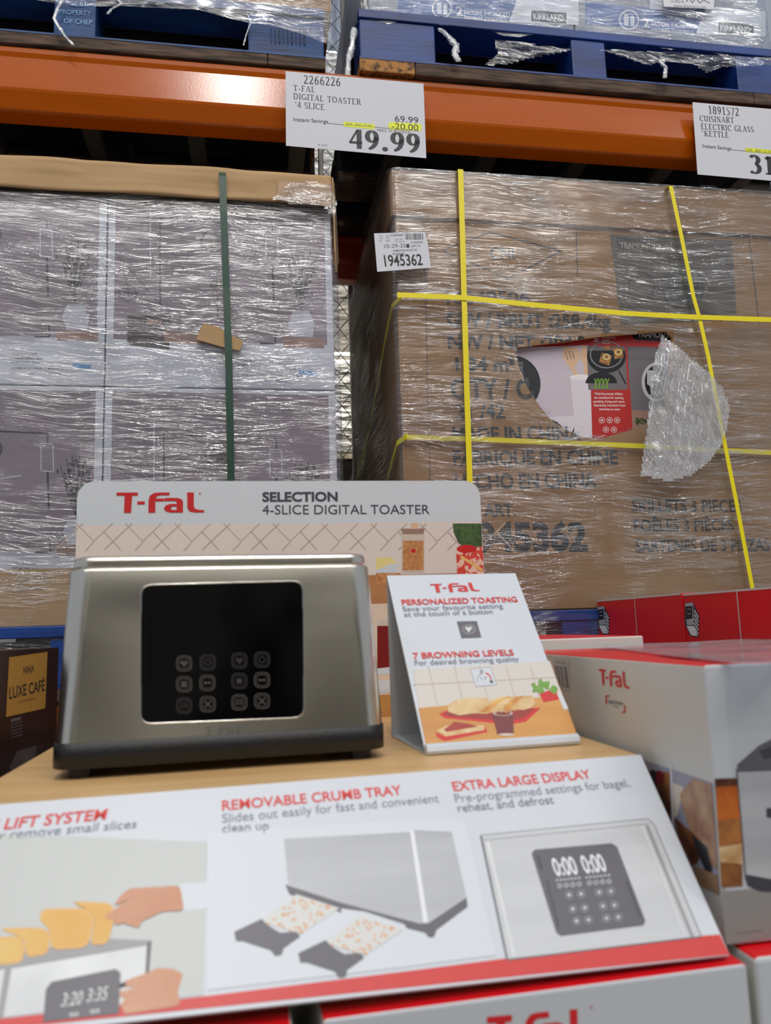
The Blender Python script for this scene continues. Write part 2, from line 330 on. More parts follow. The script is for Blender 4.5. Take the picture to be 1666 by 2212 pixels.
# ================================================================== setting
concrete = mat('polished concrete floor', (150, 146, 138), .35, noise_amt=.15, scale=(2, 2, 2))
struct('floor', MB().box((-5, -8, -.1), (6, 7, 0), concrete))
struct('added_reflection_wall', MB().box((-7, -8.2, 0), (8, -8.01, 7), mat('blotched reflection wall', (214, 208, 196), .6, rgb2=(60, 54, 48), scale=(.55, .2, .45), detail=2, contrast=(.42, .58))))  # unseen wall added behind the camera, its blotches vary the toaster's steel reflections
struct('wall_back', MB().box((-5, 6.9, 0), (6, 7.05, 5), mat('pale warehouse wall', (196, 192, 182), .7)))

# ================================================================== rack
def beam(name, Y, z0, z1, m, label, x0=-2.2, x1=3.2):
    # step-section load beam: top lip, sloped upper face, crease, receding lower face
    h = z1-z0; prof = [(0, z1), (-.004, z1-.003), (-.004, z1-.10*h), (-.001, z1-.17*h), (-.012, z0+.30*h), (-.011, z0+.26*h), (.002, z0+.02*h), (.006, z0), (.05, z0), (.05, z1)]
    b = MB(); b.ext([(x0, Y+a, z) for a, z in prof], (x1-x0, 0, 0), m)
    return tagit(b.build(name, bevel=.002), label, 'rack beam')
beam('rack_beam', 1.60, H+1.087, H+1.232, orange, 'long orange steel rack beam the price signs hang on')
beam('rack_beam', 2.33, H+1.087, H+1.23, redor, 'dark orange rear rack beam seen in the gap between the wrapped loads')
beam('rack_beam', 1.60, H-.27, H-.125, orange, 'orange rack beam under the blue pallets behind the toaster display')
beam('rack_beam', 2.33, H-.27, H-.125, redor, 'rear orange rack beam under the blue pallets')
r = root('rack_upright', (at(762, 60, Y=2.42).x, 2.42, 0), 'grey steel rack upright behind the gap between the upper pallets', 'rack upright')
x = ORG[r.name].x
for nm, a, b in (('post', (x-.02, 2.42, 0), (x+.03, 2.45, 3.9)), ('post', (x-.02, 2.56, 0), (x+.03, 2.59, 3.9))): MB().box(a, b, galv).build(nm, r, bevel=.004)
for k in range(6): MB().tube([(x+.005, 2.45, .2+k*.6), (x+.005, 2.56, .5+k*.6)], .01, galv).build('brace', r)
r = root('rack_upright', (at(694, 340, Y=2.55).x, 2.55, 0), 'thin bright steel post left of the chain link strip', 'rack upright')
MB().box((ORG[r.name].x-.01, 2.55, 0), (ORG[r.name].x+.008, 2.57, 3.9), galv).build('post', r, bevel=.003)
# shelf deck under the pallets
deck = MB()
for i in range(14): deck.box((-1.4+i*.25, 1.62, H-.145), (-1.4+i*.25+.04, 2.329, H-.125), galv)
tagit(deck.build('wire_deck'), 'steel deck bars carrying the blue pallets behind the display', 'rack deck')
deck = MB()
for i in range(14): deck.box((-1.4+i*.25, 1.655, H+1.206), (-1.4+i*.25+.04, 2.329, H+1.228), galv)
tagit(deck.build('wire_deck'), 'steel deck bars spanning between the upper orange beams', 'rack deck')
# chain link
r = root('chain_link_fence', (.35, 2.64, 0), 'chain link safety mesh at the back of the rack, seen in the gap', 'fence')
wire = mat('fence wire', (34, 33, 31), .5, metal=.3); cl = MB(); wx, wz = .036, .046
for i in range(14):
    xx = .02+i*2*wx; a = []; b = []
    for k in range(84):
        z = .35+k*wz; a.append((xx+(wx if k % 2 else 0), 2.64+(.003 if k % 2 else -.003), z)); b.append((xx+wx+(0 if k % 2 else wx)+.0*wx, 2.64+(-.003 if k % 2 else .003), z))
    cl.tube(a, .0018, wire, 5)
    cl.tube([(p[0]-wx*2 if False else p[0], p[1], p[2]) for p in b], .0018, wire, 5)
cl.build('mesh', r)
MB().tube([(-.02, 2.64, 0), (-.02, 2.64, 4.3)], .02, galv).build('post', r); MB().tube([(1.06, 2.64, 0), (1.06, 2.64, 4.3)], .02, galv).build('post', r)
# loads beyond the fence
pale = mat('white wrapped load', (205, 203, 196), .4, rgb2=(120, 116, 108), scale=(5, 5, 16), bump=.01, bscale=(9, 9, 30))
cream = mat('cream carton', (186, 178, 150), .7)
def load(x0, x1, y0, y1, z0, z1, m, label):
    tagit(MB().box((x0, y0, z0), (x1, y1, z1), m).build('wrapped_load', bevel=.02, seg=3), label, 'wrapped load', )
load(-.1, 1.2, 3.25, 4.1, H+.72, H+1.15, pale, 'white film-wrapped goods behind the chain link, upper tier in the gap')
load(-.1, 1.2, 3.3, 4.1, H+.441, H+.719, mat('black goods', (40, 40, 42), .5, rgb2=(170, 170, 165), scale=(14, 1, 3), contrast=(.45, .5)), 'dark and white striped goods behind the chain link')
load(-.1, 1.2, 3.2, 4.1, 0, H+.44, cream, 'cream cartons behind the chain link, lowest in the gap')
load(-.3, 1.4, 3.34, 4.1, H+1.151, H+2.7, mat('grey wrapped goods', (120, 114, 104), .5, rgb2=(70, 66, 60), scale=(5, 5, 9), bump=.008, bscale=(9, 9, 20)), 'grey wrapped goods behind the mesh beside the price sign')
tagit(MB().tube([(-.1, 3.29, H+1.17), (1.2, 3.29, H+1.172)], .02, mat('white pipe', (225, 220, 205), .4)).build('pipe'), 'white round pipe running across the gap behind the chain link', 'pipe')
# dark stacks deep in the rack
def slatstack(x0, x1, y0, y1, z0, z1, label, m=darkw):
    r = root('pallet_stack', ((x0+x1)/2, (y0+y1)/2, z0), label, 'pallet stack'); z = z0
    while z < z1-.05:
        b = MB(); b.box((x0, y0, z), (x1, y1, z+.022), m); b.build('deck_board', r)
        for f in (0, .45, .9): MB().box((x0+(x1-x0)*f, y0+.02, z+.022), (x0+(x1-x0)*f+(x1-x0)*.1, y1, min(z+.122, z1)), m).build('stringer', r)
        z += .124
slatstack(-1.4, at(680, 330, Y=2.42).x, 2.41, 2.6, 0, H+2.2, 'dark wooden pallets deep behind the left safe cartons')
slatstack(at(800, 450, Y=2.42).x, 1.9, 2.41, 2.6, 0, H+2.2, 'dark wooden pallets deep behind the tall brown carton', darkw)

# ================================================================== pallets
def pallet(x0, x1, y0, y1, z0, blocks, label, mb_, front_parts, htop=.022, hb=.03, zt=.15, topm=None, nw=None):
    r = root('blue_pallet', ((x0+x1)/2, (y0+y1)/2, z0), label, 'pallet', None)
    for (a, b, m) in front_parts:
        o = MB().box((a, y0, z0), (b, y0+.1, z0+hb), m).add([(a, y0-.0008, z0+hb-.004), (b, y0-.0008, z0+hb-.004), (b, y0-.0008, z0+hb+.0005), (a, y0-.0008, z0+hb+.0005)], [(0, 1, 2, 3)], mb_).build('bottom_board', r, bevel=.003)
        tp = MB().box((a, y0+.001, z0+hb), (b, y0+.1, z0+hb+.0012), mb_).build('painted_top', o)
    MB().box((x0, y0+.45, z0), (x1, y0+.55, z0+hb), bare).build('bottom_board', r); MB().box((x0, y1-.1, z0), (x1, y1, z0+hb), bare).build('bottom_board', r)
    for (a, b) in blocks:
        for yy in (y0+.004, y0+.45, y1-.104): MB().box((a, yy, z0+hb+.001), (b, yy+.1, z0+zt-htop), mb_ if yy < y0+.1 else shadeb).build('block', r, bevel=.003)
    n = 7
    for i in range(n):
        yy = y0+(y1-y0-.09)*i/(n-1); MB().box((x0, yy, z0+zt-htop), (x1, yy+.09, z0+zt), (topm or mb_) if i == 0 else shadeb).build('top_board', r, bevel=.002)
    return r
# upper left
zb = H+1.233; P16 = front(1.6)
xr = at(703, 120, Y=1.59).x; X = lambda px, py, Y=1.59: at(px, py, Y=Y).x
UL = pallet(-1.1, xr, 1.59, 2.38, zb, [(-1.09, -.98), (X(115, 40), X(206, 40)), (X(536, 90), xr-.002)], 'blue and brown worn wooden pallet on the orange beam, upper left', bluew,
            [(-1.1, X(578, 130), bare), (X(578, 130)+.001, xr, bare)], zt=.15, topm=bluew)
gp = mat('faded white stencil', (120, 160, 200), .7)
a = Art(front(1.593), .0006)
a.text('GL61', (150, 13), (186, 15), 11, gp, .01); a.text('PROPERTY', (128, 30), (198, 34), 10, gp, .01); a.text('OF CHEP', (138, 50), (200, 54), 10, gp, .01)
a.build('stencil', UL)
a = Art(front(1.593), .0006); dk = mat('faded dark stencil', (18, 42, 80), .7)
for i in range(9): a.line([(585+i*9, 62+i*.6), (586+i*9, 92+i*.6)], 2.2+(i % 3), dk)
a.build('barcode_stencil', UL)
# upper right
xl = at(778, 150, Y=1.585).x
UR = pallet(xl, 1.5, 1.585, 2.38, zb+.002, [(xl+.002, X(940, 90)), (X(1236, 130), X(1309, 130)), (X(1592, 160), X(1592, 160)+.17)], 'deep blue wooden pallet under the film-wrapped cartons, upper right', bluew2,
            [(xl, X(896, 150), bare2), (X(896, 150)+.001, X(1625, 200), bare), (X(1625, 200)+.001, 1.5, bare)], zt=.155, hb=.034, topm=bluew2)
# cartons on the upper pallets
o = MB().box((-1.05, 1.60, zb+.151), (X(712, 5)+.005, 2.36, zb+.42), kraft2).build('carton', bevel=.004)
tagit(o, 'brown carton board showing above the upper left blue pallet', 'carton')
# bundle of cartons upper right
def upcarton(x0, x1, label, dx, g):
    z0 = zb+.158; r = root('filtration_carton', ((x0+x1)/2, 1.9, z0), label, 'carton', 'film-wrapped cartons on the upper right pallet')
    gm = mat('grey blue print', (150, 158, 168), .4, rgb2=(98, 104, 116), scale=(7, 7, 7)); MB().box((x0+.002, 1.605, z0), (x1-.002, 2.36, z0+.40), gm).build('carton_body', r, bevel=.002)
    a = Art(front(1.605)); P = lambda px, py: (px+dx, py+.062*dx)
    bl = mat('print blue', (62, 96, 150), .4); wl = mat('print pale', (196, 200, 206), .4); dg = mat('print charcoal', (52, 54, 62), .4)
    def Q(*p): return [P(*q) for q in p]
    a.poly(Q((860, -20), (1120, 2), (1120, 46), (860, 28)), bl)
    a.poly(Q((1120, -10), (1250, 0), (1250, 54), (1100, 48)), wl); a.poly(Q((1000, -60), (1100, -55), (1100, 0), (1000, -6)), wl)
    a.poly(Q((1148, 22), (1224, 28), (1224, 52), (1148, 46)), dg); a.text('KIRKLAND', P(1153, 42), P(1218, 46), 13, wl, .02)
    a.text('2', P(986, 34), P(1000, 35), 20, wl, .02); a.text('FILTERS INCLUDED', P(1004, 31), P(1102, 37), 9, wl, .01); a.text('FILTRES COMPRIS', P(1004, 43), P(1096, 49), 8, wl)
    a.ell(*P(955, 18), 22, 22, wl, ring=.86); a.poly(Q((944, 6), (954, 6), (954, 30), (944, 30)), wl); a.poly(Q((958, 10), (966, 10), (966, 32), (958, 32)), wl)
    if g: a.text('WATER FILTRATION', P(845, 17), P(918, 22), 7, wl); a.text('SYSTEM', P(865, 27), P(900, 30), 7, wl)
    a.build('printed_panel', r)
upcarton(X(800, 40), X(1246, 40), 'grey blue water filter carton, left one of the two on the upper right pallet', 0, False)
upcarton(X(1246, 40)+.001, X(1655, 60), 'grey blue water filter carton with shipping label, right one on the upper right pallet', 404, True)
a = Art(front(1.585), .0); a.poly([(1432, -25), (1545, -20), (1542, 20), (1434, 14)], paper); a.text('LOAD #', (1450, 5), (1478, 7), 7, ink()); a.line([(1482, 4), (1490, -3), (1496, 6), (1504, -4), (1512, 7), (1520, 0), (1534, 7)], 1.8, ink()); a.text('www.shipmoto.com', (1456, 15), (1526, 19), 7, ink())
tagit(a.build('shipping_label'), 'white shipping label on the film of the upper right cartons', 'label')

# ================================================================== left load: safes
xL0, xL1, yF, yB = -1.0, at(722, 700, Y=1.6).x, 1.60, 2.28
zj = at(400, 838, Y=1.6).z; ztopc = at(400, 432, Y=1.6).z; zbase = H+.03
mauve = mat('mauve printed carton', (134, 120, 126), .45, noise_amt=.1, scale=(2, 2, 2)); palep = mat('pale print border', (196, 196, 202), .45)
lineink = mat('charcoal print', (46, 43, 50), .5); dpr = mat('dark print', (50, 45, 50), .5, rgb2=(90, 78, 76), scale=(30, 30, 30)); midp = mat('soft grey print', (182, 180, 188), .45)
woodp = mat('printed brown wood', (150, 118, 104), .5); leafp = mat('printed foliage', (58, 60, 60), .5)
xs = at(229, 640, Y=1.6).x
def safe_carton(x0, x1, z0, z1, label, dx, dy):
    r = root('safe_carton', ((x0+x1)/2, (yF+yB)/2, z0), label, 'carton', 'safe cartons under the film on the left pallet')
    MB().box((x0+.0012, yF, z0+.001), (x1-.0012, yB, z1-.001), palep).build('carton_body', r, bevel=.0025)
    a = Art(front(yF), .0003, .00012); u0, u1 = x0, x1; v0, v1 = z0-H, z1-H; bw = .016
    a.uvpoly([(u0+bw, v0+.10), (u1-bw, v0+.10), (u1-bw, v1-.01), (u0+bw, v1-.01)], mauve)
    P = lambda x, y: (x+dx, y+dy+.03*dx)
    def Q(*p): return [P(*q) for q in p]
    a.poly(Q((270, 741), (562, 741), (562, 757), (270, 750)), midp)
    a.line(Q((346, 658), (346, 476), (589, 487), (589, 510)), 3.4, lineink); a.line(Q((589, 568), (592, 655)), 5, lineink); a.line(Q((594, 715), (595, 742), (562, 742)), 3.4, lineink)
    a.line(Q((345, 600), (300, 560), (248, 546)), 1.5, midp); a.line(Q((248, 546), (350, 660)), 1.5, lineink); a.line(Q((575, 508), (600, 510), (602, 570), (575, 568), (575, 508)), 2.5, midp); a.line(Q((325, 450), (325, 600)), 2.5, midp)
    a.ell(*P(462, 520), 30, 26, dpr); a.ell(*P(462, 520), 24, 20, mauve, ring=.8); a.line(Q((400, 578), (450, 590), (532, 578)), 3, midp); a.ell(*P(468, 616), 15, 12, dpr); a.line(Q((470, 640), (470, 688)), 3, lineink)
    a.poly(Q((275, 680), (368, 682), (366, 755), (275, 745)), dpr); a.poly(Q((318, 690), (350, 690), (350, 700), (318, 700)), woodp); a.poly(Q((355, 715), (440, 722), (440, 745), (355, 740)), woodp)
    # plant in a round pot
    rr = random.Random(3)
    for ang in (-34, -20, -8, 8, 20, 34):
        bx, by = 650, 668; tx, ty = 650+sin(R(ang))*120*.5, 668-cos(R(ang))*135; a.line(Q((bx, by), ((bx+tx)/2+rr.uniform(-4, 4), (by+ty)/2), (tx, ty)), 1.6, lineink)
        for k in range(9):
            f = .3+.7*k/9; a.ell(*P(bx+(tx-bx)*f+rr.uniform(-9, 9), by+(ty-by)*f+rr.uniform(-6, 6)), 5.5, 2.6, leafp, n=7, tilt=rr.uniform(0, 180))
    a.poly(Q((633, 672), (668, 673), (680, 700), (676, 728), (632, 727), (622, 700)), midp); a.poly(Q((612, 728), (700, 731), (700, 752), (612, 750)), woodp)
    a.ell(*P(275, 632), 22, 20, lineink, n=6, ring=.9, tilt=30); a.text('25 YEAR', P(248, 639), P(300, 641), 10, lineink, .02); a.text('WARRANTY', P(262, 625), P(290, 627), 4, lineink)
    for t, x0_, x1_, y, h in (('CC24S-RES1917', 512, 568, 782, 6), ('HOME & OFFICE SAFE', 512, 581, 791, 4.5), ('19.25 in H x 13.75 in W x 17.00 in D', 512, 640, 799, 4), ('COFFRE-FORT POUR LA MAISON ET LE BUREAU', 512, 664, 813, 4.5), ('48.9 cm H x 34.9 cm W | 47.2 kg', 512, 620, 823, 4)):
        a.text(t, P(x0_, y-.02*0), P(x1_, y+1), h, lineink, .01)
    a.poly(Q((645, 800), (684, 803), (684, 812), (645, 809)), mat('print sky blue', (96, 150, 196), .4))
    a.build('printed_panel', r)
safe_carton(xs, xL1, zj, ztopc, 'mauve printed safe carton, top row right, behind the green strap', 0, 0)
safe_carton(xL0, xs, zj, ztopc, 'mauve printed safe carton, top row at the left photo edge', -488, 0)
safe_carton(xs, xL1, zbase+.03, zj, 'mauve printed safe carton, lower row right, behind the display header', 8, 462)
safe_carton(xL0, xs, zbase+.03, zj, 'mauve printed safe carton, lower row at the left photo edge', -486, 464)
# base tray + pallet
b = MB(); t_ = .006; zt2 = H+.13
b.box((xL0-.005, yF-.008, H+.022), (xL1+.006, yF-.002, zt2), kraft); b.box((xL0-.005, yB+.002, H+.022), (xL1+.006, yB+.008, zt2), kraft); b.box((xL1+.001, yF-.002, H+.022), (xL1+.006, yB+.002, zt2), kraft); b.box((xL0-.005, yF-.002, H+.022), (xL1+.006, yB+.002, zbase-.002), kraft)
tagit(b.build('cardboard_tray'), 'brown cardboard tray under the safe cartons on the left pallet', 'tray')
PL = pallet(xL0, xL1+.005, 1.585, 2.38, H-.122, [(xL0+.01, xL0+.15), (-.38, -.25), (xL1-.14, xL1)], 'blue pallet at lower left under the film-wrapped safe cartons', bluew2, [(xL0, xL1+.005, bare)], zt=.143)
# kraft cap: tray with crumpled front skirt
r = root('cardboard_cover', (-.3, 1.9, ztopc), 'long kraft cardboard cover over the safe cartons, under the green strap', 'cardboard cover')
N = 120; b = MB(); vs = []
x0c, x1c = xL0-.01, at(716, 400, Y=1.585).x; rows = 9
for j in range(rows+1):
    for i in range(N+1):
        x = x0c+(x1c-x0c)*i/N; f = j/rows; z = H+.974-.071*f
        d = .004*noise.noise(Vector((x*7, f*1.5, 3)))+.011*max(0, noise.noise(Vector((x*6, f*5, 8))))**1.2*(1-f*.4)+.003*abs(noise.noise(Vector((x*9, f*14, 5))))
        zz = z+.004*noise.noise(Vector((x*4, 0, 1)))*(1-f)
        if i == N: zz -= 0
        vs.append((x, 1.586-d-.004*f, zz))
for i in range(N+1): p = vs[i]; vs.append((p[0], p[1]+.012, p[2]+.003))
for i in range(N+1): p = vs[i]; vs.append((p[0], yB+.01, H+.977))
n1 = N+1; fs = [(j*n1+i, j*n1+i+1, (j+1)*n1+i+1, (j+1)*n1+i) for j in range(rows) for i in range(N)]
o1 = (rows+1)*n1; fs += [(i, i+1, o1+i+1, o1+i) for i in range(N)]+[(o1+i, o1+i+1, o1+n1+i+1, o1+n1+i) for i in range(N)]
b.add(vs, fs, kraft, True); o = b.build('cap_board', r); md = o.modifiers.new('s', 'SOLIDIFY'); md.thickness = .003; md.offset = 0
b = MB(); b.ext([(x1c+.001, 1.583, H+.97), (x1c+.006, 1.60, H+.965), (x1c+.016, 1.66, H+.90), (x1c+.014, 1.63, H+.80), (x1c+.006, 1.60, H+.76), (x1c+.003, 1.586, H+.80), (x1c+.002, 1.583, H+.90)], (.003, 0, 0), kraft); b.ext([(x1c+.004, 1.60, H+.968), (x1c+.006, yB, H+.96), (x1c+.006, yB, H+.88), (x1c+.008, 1.66, H+.88)], (.003, 0, 0), kraft)
b.build('side_flap', r)
a = Art(front(1.575), .002); a.poly([(603, 392), (716, 402), (716, 448), (598, 432)], mat('brown packing tape', (150, 106, 48), .22)); a.build('packing_tape', r)
for y0, pts in ((0, [(240, 382), (300, 391), (345, 392), (420, 405), (440, 402)]), (0, [(270, 398), (330, 400), (380, 404)]), (0, [(20, 374), (90, 378), (130, 376)])):
    pass
# green strap
Yg = 1.575; pts = [at(480, 372, Y=Yg+.02)+Vector((0, .10, .0)), at(480, 371, Y=Yg+.012)+Vector((0, .0, .001)), at(481, 380, Y=Yg), at(483, 455, Y=Yg), at(489, 620, Y=Yg+.006), at(494, 760, Y=Yg+.006), at(499, 1030, Y=Yg+.01), at(505, 1345, Y=Yg+.01)]
pts[0].z = pts[1].z+.002
o = MB().ribbon(pts, (1, 0, 0), .0145, strapg).build('strap'); tagit(o, 'dark green plastic strap running down over the safe cartons', 'strap')
b = MB(); q = [at(x_, y_, Y=1.583) for x_, y_ in ((424, 733), (432, 712), (441, 698), (470, 706), (500, 722), (526, 738), (518, 757), (490, 752), (455, 742))]
b.ext(q, (0, .004, 0), kraft, tan); a = b.build('cardboard_pad', bevel=.001); tagit(a, 'torn brown cardboard pad tucked behind the green strap', 'cardboard pad')

# ================================================================== right load: tall brown carton
xR0, xR1 = at(852, 365, Y=1.6).x-.004, 1.42; zr0, zr1 = H+.025, H+1.0; yRB = 2.32
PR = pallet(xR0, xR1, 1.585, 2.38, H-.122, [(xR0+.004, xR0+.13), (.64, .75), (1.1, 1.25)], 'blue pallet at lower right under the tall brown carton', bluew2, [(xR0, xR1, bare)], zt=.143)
HOLE = [(1113, 752), (1160, 745), (1215, 739), (1290, 728), (1350, 723), (1438, 716), (1452, 730), (1440, 860), (1420, 910), (1360, 930), (1300, 947), (1262, 946), (1240, 937), (1195, 912), (1168, 880), (1140, 838), (1124, 800), (1116, 776)]
r = root('gaylord_carton', ((xR0+xR1)/2, 1.95, zr0), 'tall brown bulk carton with black lettering and a torn hole in its front', 'carton')
pl = front(1.6); hole = [pl.uv(*p) for p in HOLE]
ring = [(xR0, zr0-H), (xR1, zr0-H), (xR1, zr1-H), (xR0, zr1-H)]
b = MB()
for h in (0, -.006):
    fl, tr = tri2(ring, [hole]); b.add([pl.p(q.x, q.y, h) for q in fl], [tuple(t) for t in tr], kraft2)
for rg in (ring, hole):
    n = len(rg); vs = [pl.p(*q, 0) for q in rg]+[pl.p(*q, -.006) for q in rg]; b.add(vs, [(i, (i+1) % n, (i+1) % n+n, i+n) for i in range(n)], tan)
b.build('front_wall', r)
b = MB(); b.box((xR0, 1.6065, zr0), (xR0+.006, yRB, zr1), kraft2); b.box((xR1-.006, 1.6065, zr0), (xR1, yRB, zr1), kraft2); b.box((xR0+.006, yRB-.006, zr0), (xR1-.006, yRB, zr1), kraft2); b.box((xR0+.006, 1.6065, zr0), (xR1-.006, yRB-.006, zr0+.006), kraft2); b.build('side_wall', r)
MB().box((xR0-.006, 1.592, zr1-.105), (xR1+.006, 1.598, zr1+.004), kraft2).box((xR0-.006, 1.598, zr1), (xR1+.006, yRB+.006, zr1+.006), kraft2).box((xR0-.008, 1.598, zr1-.105), (xR0-.002, yRB+.006, zr1), kraft2).build('lid', r, bevel=.002)
a = Art(pl, .0006, .00012); ki = mat('black stencil ink', (44, 42, 42), .6); kp = mat('grey stencil print', (88, 78, 66), .6); kd = mat('dark grey stencil print', (60, 54, 50), .6)
hc = [tuple(h) for h in hole]
for t, p0, p1, h, bo in (('CNI', (1060, 560), (1112, 560), 26, .02), ('16349506', (965, 658), (1145, 656), 28, .02), ('GW / BRUT :258.4kg', (966, 706), (1320, 710), 32, .035), ('NW / NET :204.0', (968, 754), (1268, 757), 32, .035),
                         ('1.34 m³', (985, 802), (1114, 802), 30, .035), ('QTY / C', (975, 862), (1150, 862), 44, .03), ('21 /42', (985, 906), (1092, 905), 34, .03), ('MADE IN CHINA', (978, 954), (1256, 952), 32, .03), ('FABRIQUE EN CHINE', (980, 1006), (1336, 1004), 33, .03),
                         ('HECHO EN CHINA', (984, 1058), (1290, 1054), 34, .03), ('ITEM / ART.', (948, 1118), (1116, 1115), 28, .03), ('1945362', (1002, 1194), (1270, 1191), 66, .04),
                         ('SKILLETS 3 PIECES', (1366, 1106), (1603, 1106), 27, .02), ('POÊLES 3 PIÈCES', (1370, 1149), (1586, 1147), 27, .02), ('SARTENES DE 3 PIEZAS', (1374, 1193), (1664, 1190), 27, .02)):
    a.text(t, p0, p1, h, ki, bo*1.15, clip=hc)
a.line([(955, 541), (1060, 502), (1212, 542), (1098, 602), (955, 541)], 2.4, ki)
a.poly([(1318, 506), (1582, 520), (1592, 690), (1342, 702)], kp); a.poly([(1330, 512), (1438, 522), (1438, 546), (1334, 540)], kd); a.text('TRAMONTINA', (1340, 536), (1432, 541), 13, mat('pale stencil print', (150, 136, 118), .6), .02)
a.ell(1475, 622, 48, 50, kd); a.ell(1475, 622, 40, 42, kp, ring=.9); a.ell(1385, 620, 30, 34, kd, ring=.85); a.line([(1480, 660), (1560, 690)], 9, kd); a.text('ILAC', (1574, 693), (1598, 694), 7, ki)
a.line([(1244, 470), (1248, 600)], 1.8, kd); a.line([(1618, 511), (1640, 700)], 2.0, kd); a.line([(915, 450), (932, 1180)], 1.6, kd)
a.build('lettering', r)
# retail boxes inside, seen through the hole
rp = mat('retail red print', (176, 42, 40), .35); gp2 = mat('retail grey print', (110, 104, 108), .35); lil = mat('retail lilac print', (196, 184, 194), .35, bump=.0006, bscale=(420, 1, 1)); lil2 = mat('retail pale lilac print', (214, 206, 214), .35)
pan = mat('pan charcoal print', (50, 52, 56), .3); pan2 = mat('pan dark print', (34, 35, 40), .3); spo = mat('wooden spoon print', (214, 176, 140), .5); bread = mat('toast print', (186, 132, 66), .5, rgb2=(120, 70, 30), scale=(120, 120, 120)); grn = mat('green bean print', (108, 150, 40), .5); wpr = mat('white ink', (226, 222, 222), .5)
def inner(x0, x1, label, fn):
    z0 = H+.03; r = root('skillet_box', ((x0+x1)/2, 1.72, H+.40), label, 'retail box', 'skillet boxes inside the torn carton')
    MB().box((x0, 1.615, H+.40), (x1, 1.9, H+.70), gp2).build('box_body', r, bevel=.001); a = Art(front(1.615), .0003, .00012); fn(a); a.build('printed_panel', r)
def f1(a):
    a.poly([(1080, 690), (1290, 690), (1290, 745), (1080, 765)], rp); a.poly([(1080, 752), (1272, 746), (1280, 960), (1080, 960)], lil); a.poly([(1080, 905), (1280, 897), (1280, 965), (1080, 965)], lil2)
    a.ell(1108, 830, 60, 62, pan, 30); a.ell(1175, 932, 42, 28, pan2, 24)
    a.poly([(1218, 748), (1250, 752), (1252, 775), (1240, 795), (1258, 820), (1248, 822), (1228, 790), (1214, 770)], spo); a.poly([(1258, 745), (1272, 748), (1274, 822), (1262, 822), (1262, 790), (1252, 770)], spo)
    for q in ((1222, 760), (1229, 758), (1236, 758)): a.line([q, (q[0]+5, q[1]+18)], 2.2, woodp)
    a.poly([(1232, 815), (1275, 818), (1284, 925), (1242, 918)], lil2); a.ell(1256, 815, 26, 6, wpr, 16); 
    a.poly([(1272, 700), (1352, 700), (1366, 960), (1280, 960)], rp); a.poly([(1268, 748), (1350, 748), (1356, 842), (1271, 842)], gp2)
    a.ell(1310, 770, 42, 36, pan2, 26, a0=-20, a1=200); a.ell(1310, 766, 36, 30, mat('pan rim print', (140, 142, 148), .3), 26, ring=.93); a.ell(1299, 828, 34, 24, pan2, 24, a0=180, a1=360)
    for q in ([(1300, 762), (1322, 768), (1316, 790), (1294, 782)], [(1323, 752), (1344, 750), (1347, 772), (1328, 776)], [(1305, 748), (1320, 748), (1316, 756), (1302, 754)]): a.poly(q, bread)
    a.ell(1310, 771, 8, 7, mat('lemon print', (222, 204, 140), .5), 12, ring=.6); a.ell(1336, 761, 8, 7, mat('lemon print', (222, 204, 140), .5), 12, ring=.6)
    for k in range(8): a.line([(1284+k*4, 840), (1286+k*4+(-1)**k*5, 818)], 2.6, grn)
    a.line([(1336, 800), (1352, 830)], 3, pan2)
    for i, t in enumerate(('Multi-functional skillets', 'are excellent for searing,', 'sautéing, frying and more.', 'Seamlessly transition from', 'stovetop to oven.')):
        c, w = 1315+i*.6, (60, 64, 68, 68, 46)[i]; a.text(t, (c-w/2, 853+i*8.3), (c+w/2, 853.4+i*8.3), 5, wpr, .01)
    for (x, y) in ((1300, 908), (1317, 908), (1333, 908), (1309, 928), (1326, 928)): a.ell(x, y, 6.5, 6.5, wpr, 16, ring=.85); a.ell(x, y, 3, 3, wpr, 8, ring=.5)
    a.text('3', (1281, 739), (1290, 739), 13, wpr); a.text('PIECE', (1291, 739), (1294, 739), 10, wpr)
    for i, t in enumerate(('TRI-PLY CLAD', 'STAINLESS STEEL', 'CERAMIC', 'INTERIOR')): a.text(t, (1300, 726+i*5.8), (1300+(26, 30, 17, 18)[i], 726+i*5.8), 3.6, wpr)
def f2(a):
    a.poly([(1354, 700), (1470, 700), (1470, 752), (1356, 748)], rp); a.poly([(1366, 700), (1470, 700), (1470, 739), (1374, 735), (1366, 728)], mat('retail black print', (24, 24, 28), .3)); a.text('TRAMONTINA', (1378, 728), (1470, 732), 13, wpr, .03)
    a.poly([(1356, 748), (1470, 752), (1470, 888), (1364, 886)], gp2); a.poly([(1364, 886), (1470, 888), (1470, 960), (1367, 960)], woodp)
    a.ell(1418, 825, 32, 42, mat('bright pan print', (190, 190, 194), .3), 26); a.ell(1420, 825, 27, 37, pan2, 26); a.poly([(1398, 800), (1410, 800), (1410, 838), (1398, 830)], mat('bright pan print', (190, 190, 194), .3))
    a.poly([(1356, 842), (1362, 842), (1368, 960), (1362, 960)], rp)
    for k in range(14): a.ell(1375+random.random()*30, 905+random.random()*12, 5, 2.5, mat('herb print', (60, 74, 34), .5), 7, tilt=random.uniform(0, 180))
xm = at(1352, 840, Y=1.615).x
inner(xR0+.2, xm-.001, 'lilac and red skillet box seen through the torn hole, left of the two', f1)
inner(xm+.001, xm+.25, 'grey and red skillet box seen through the torn hole, right of the two', f2)
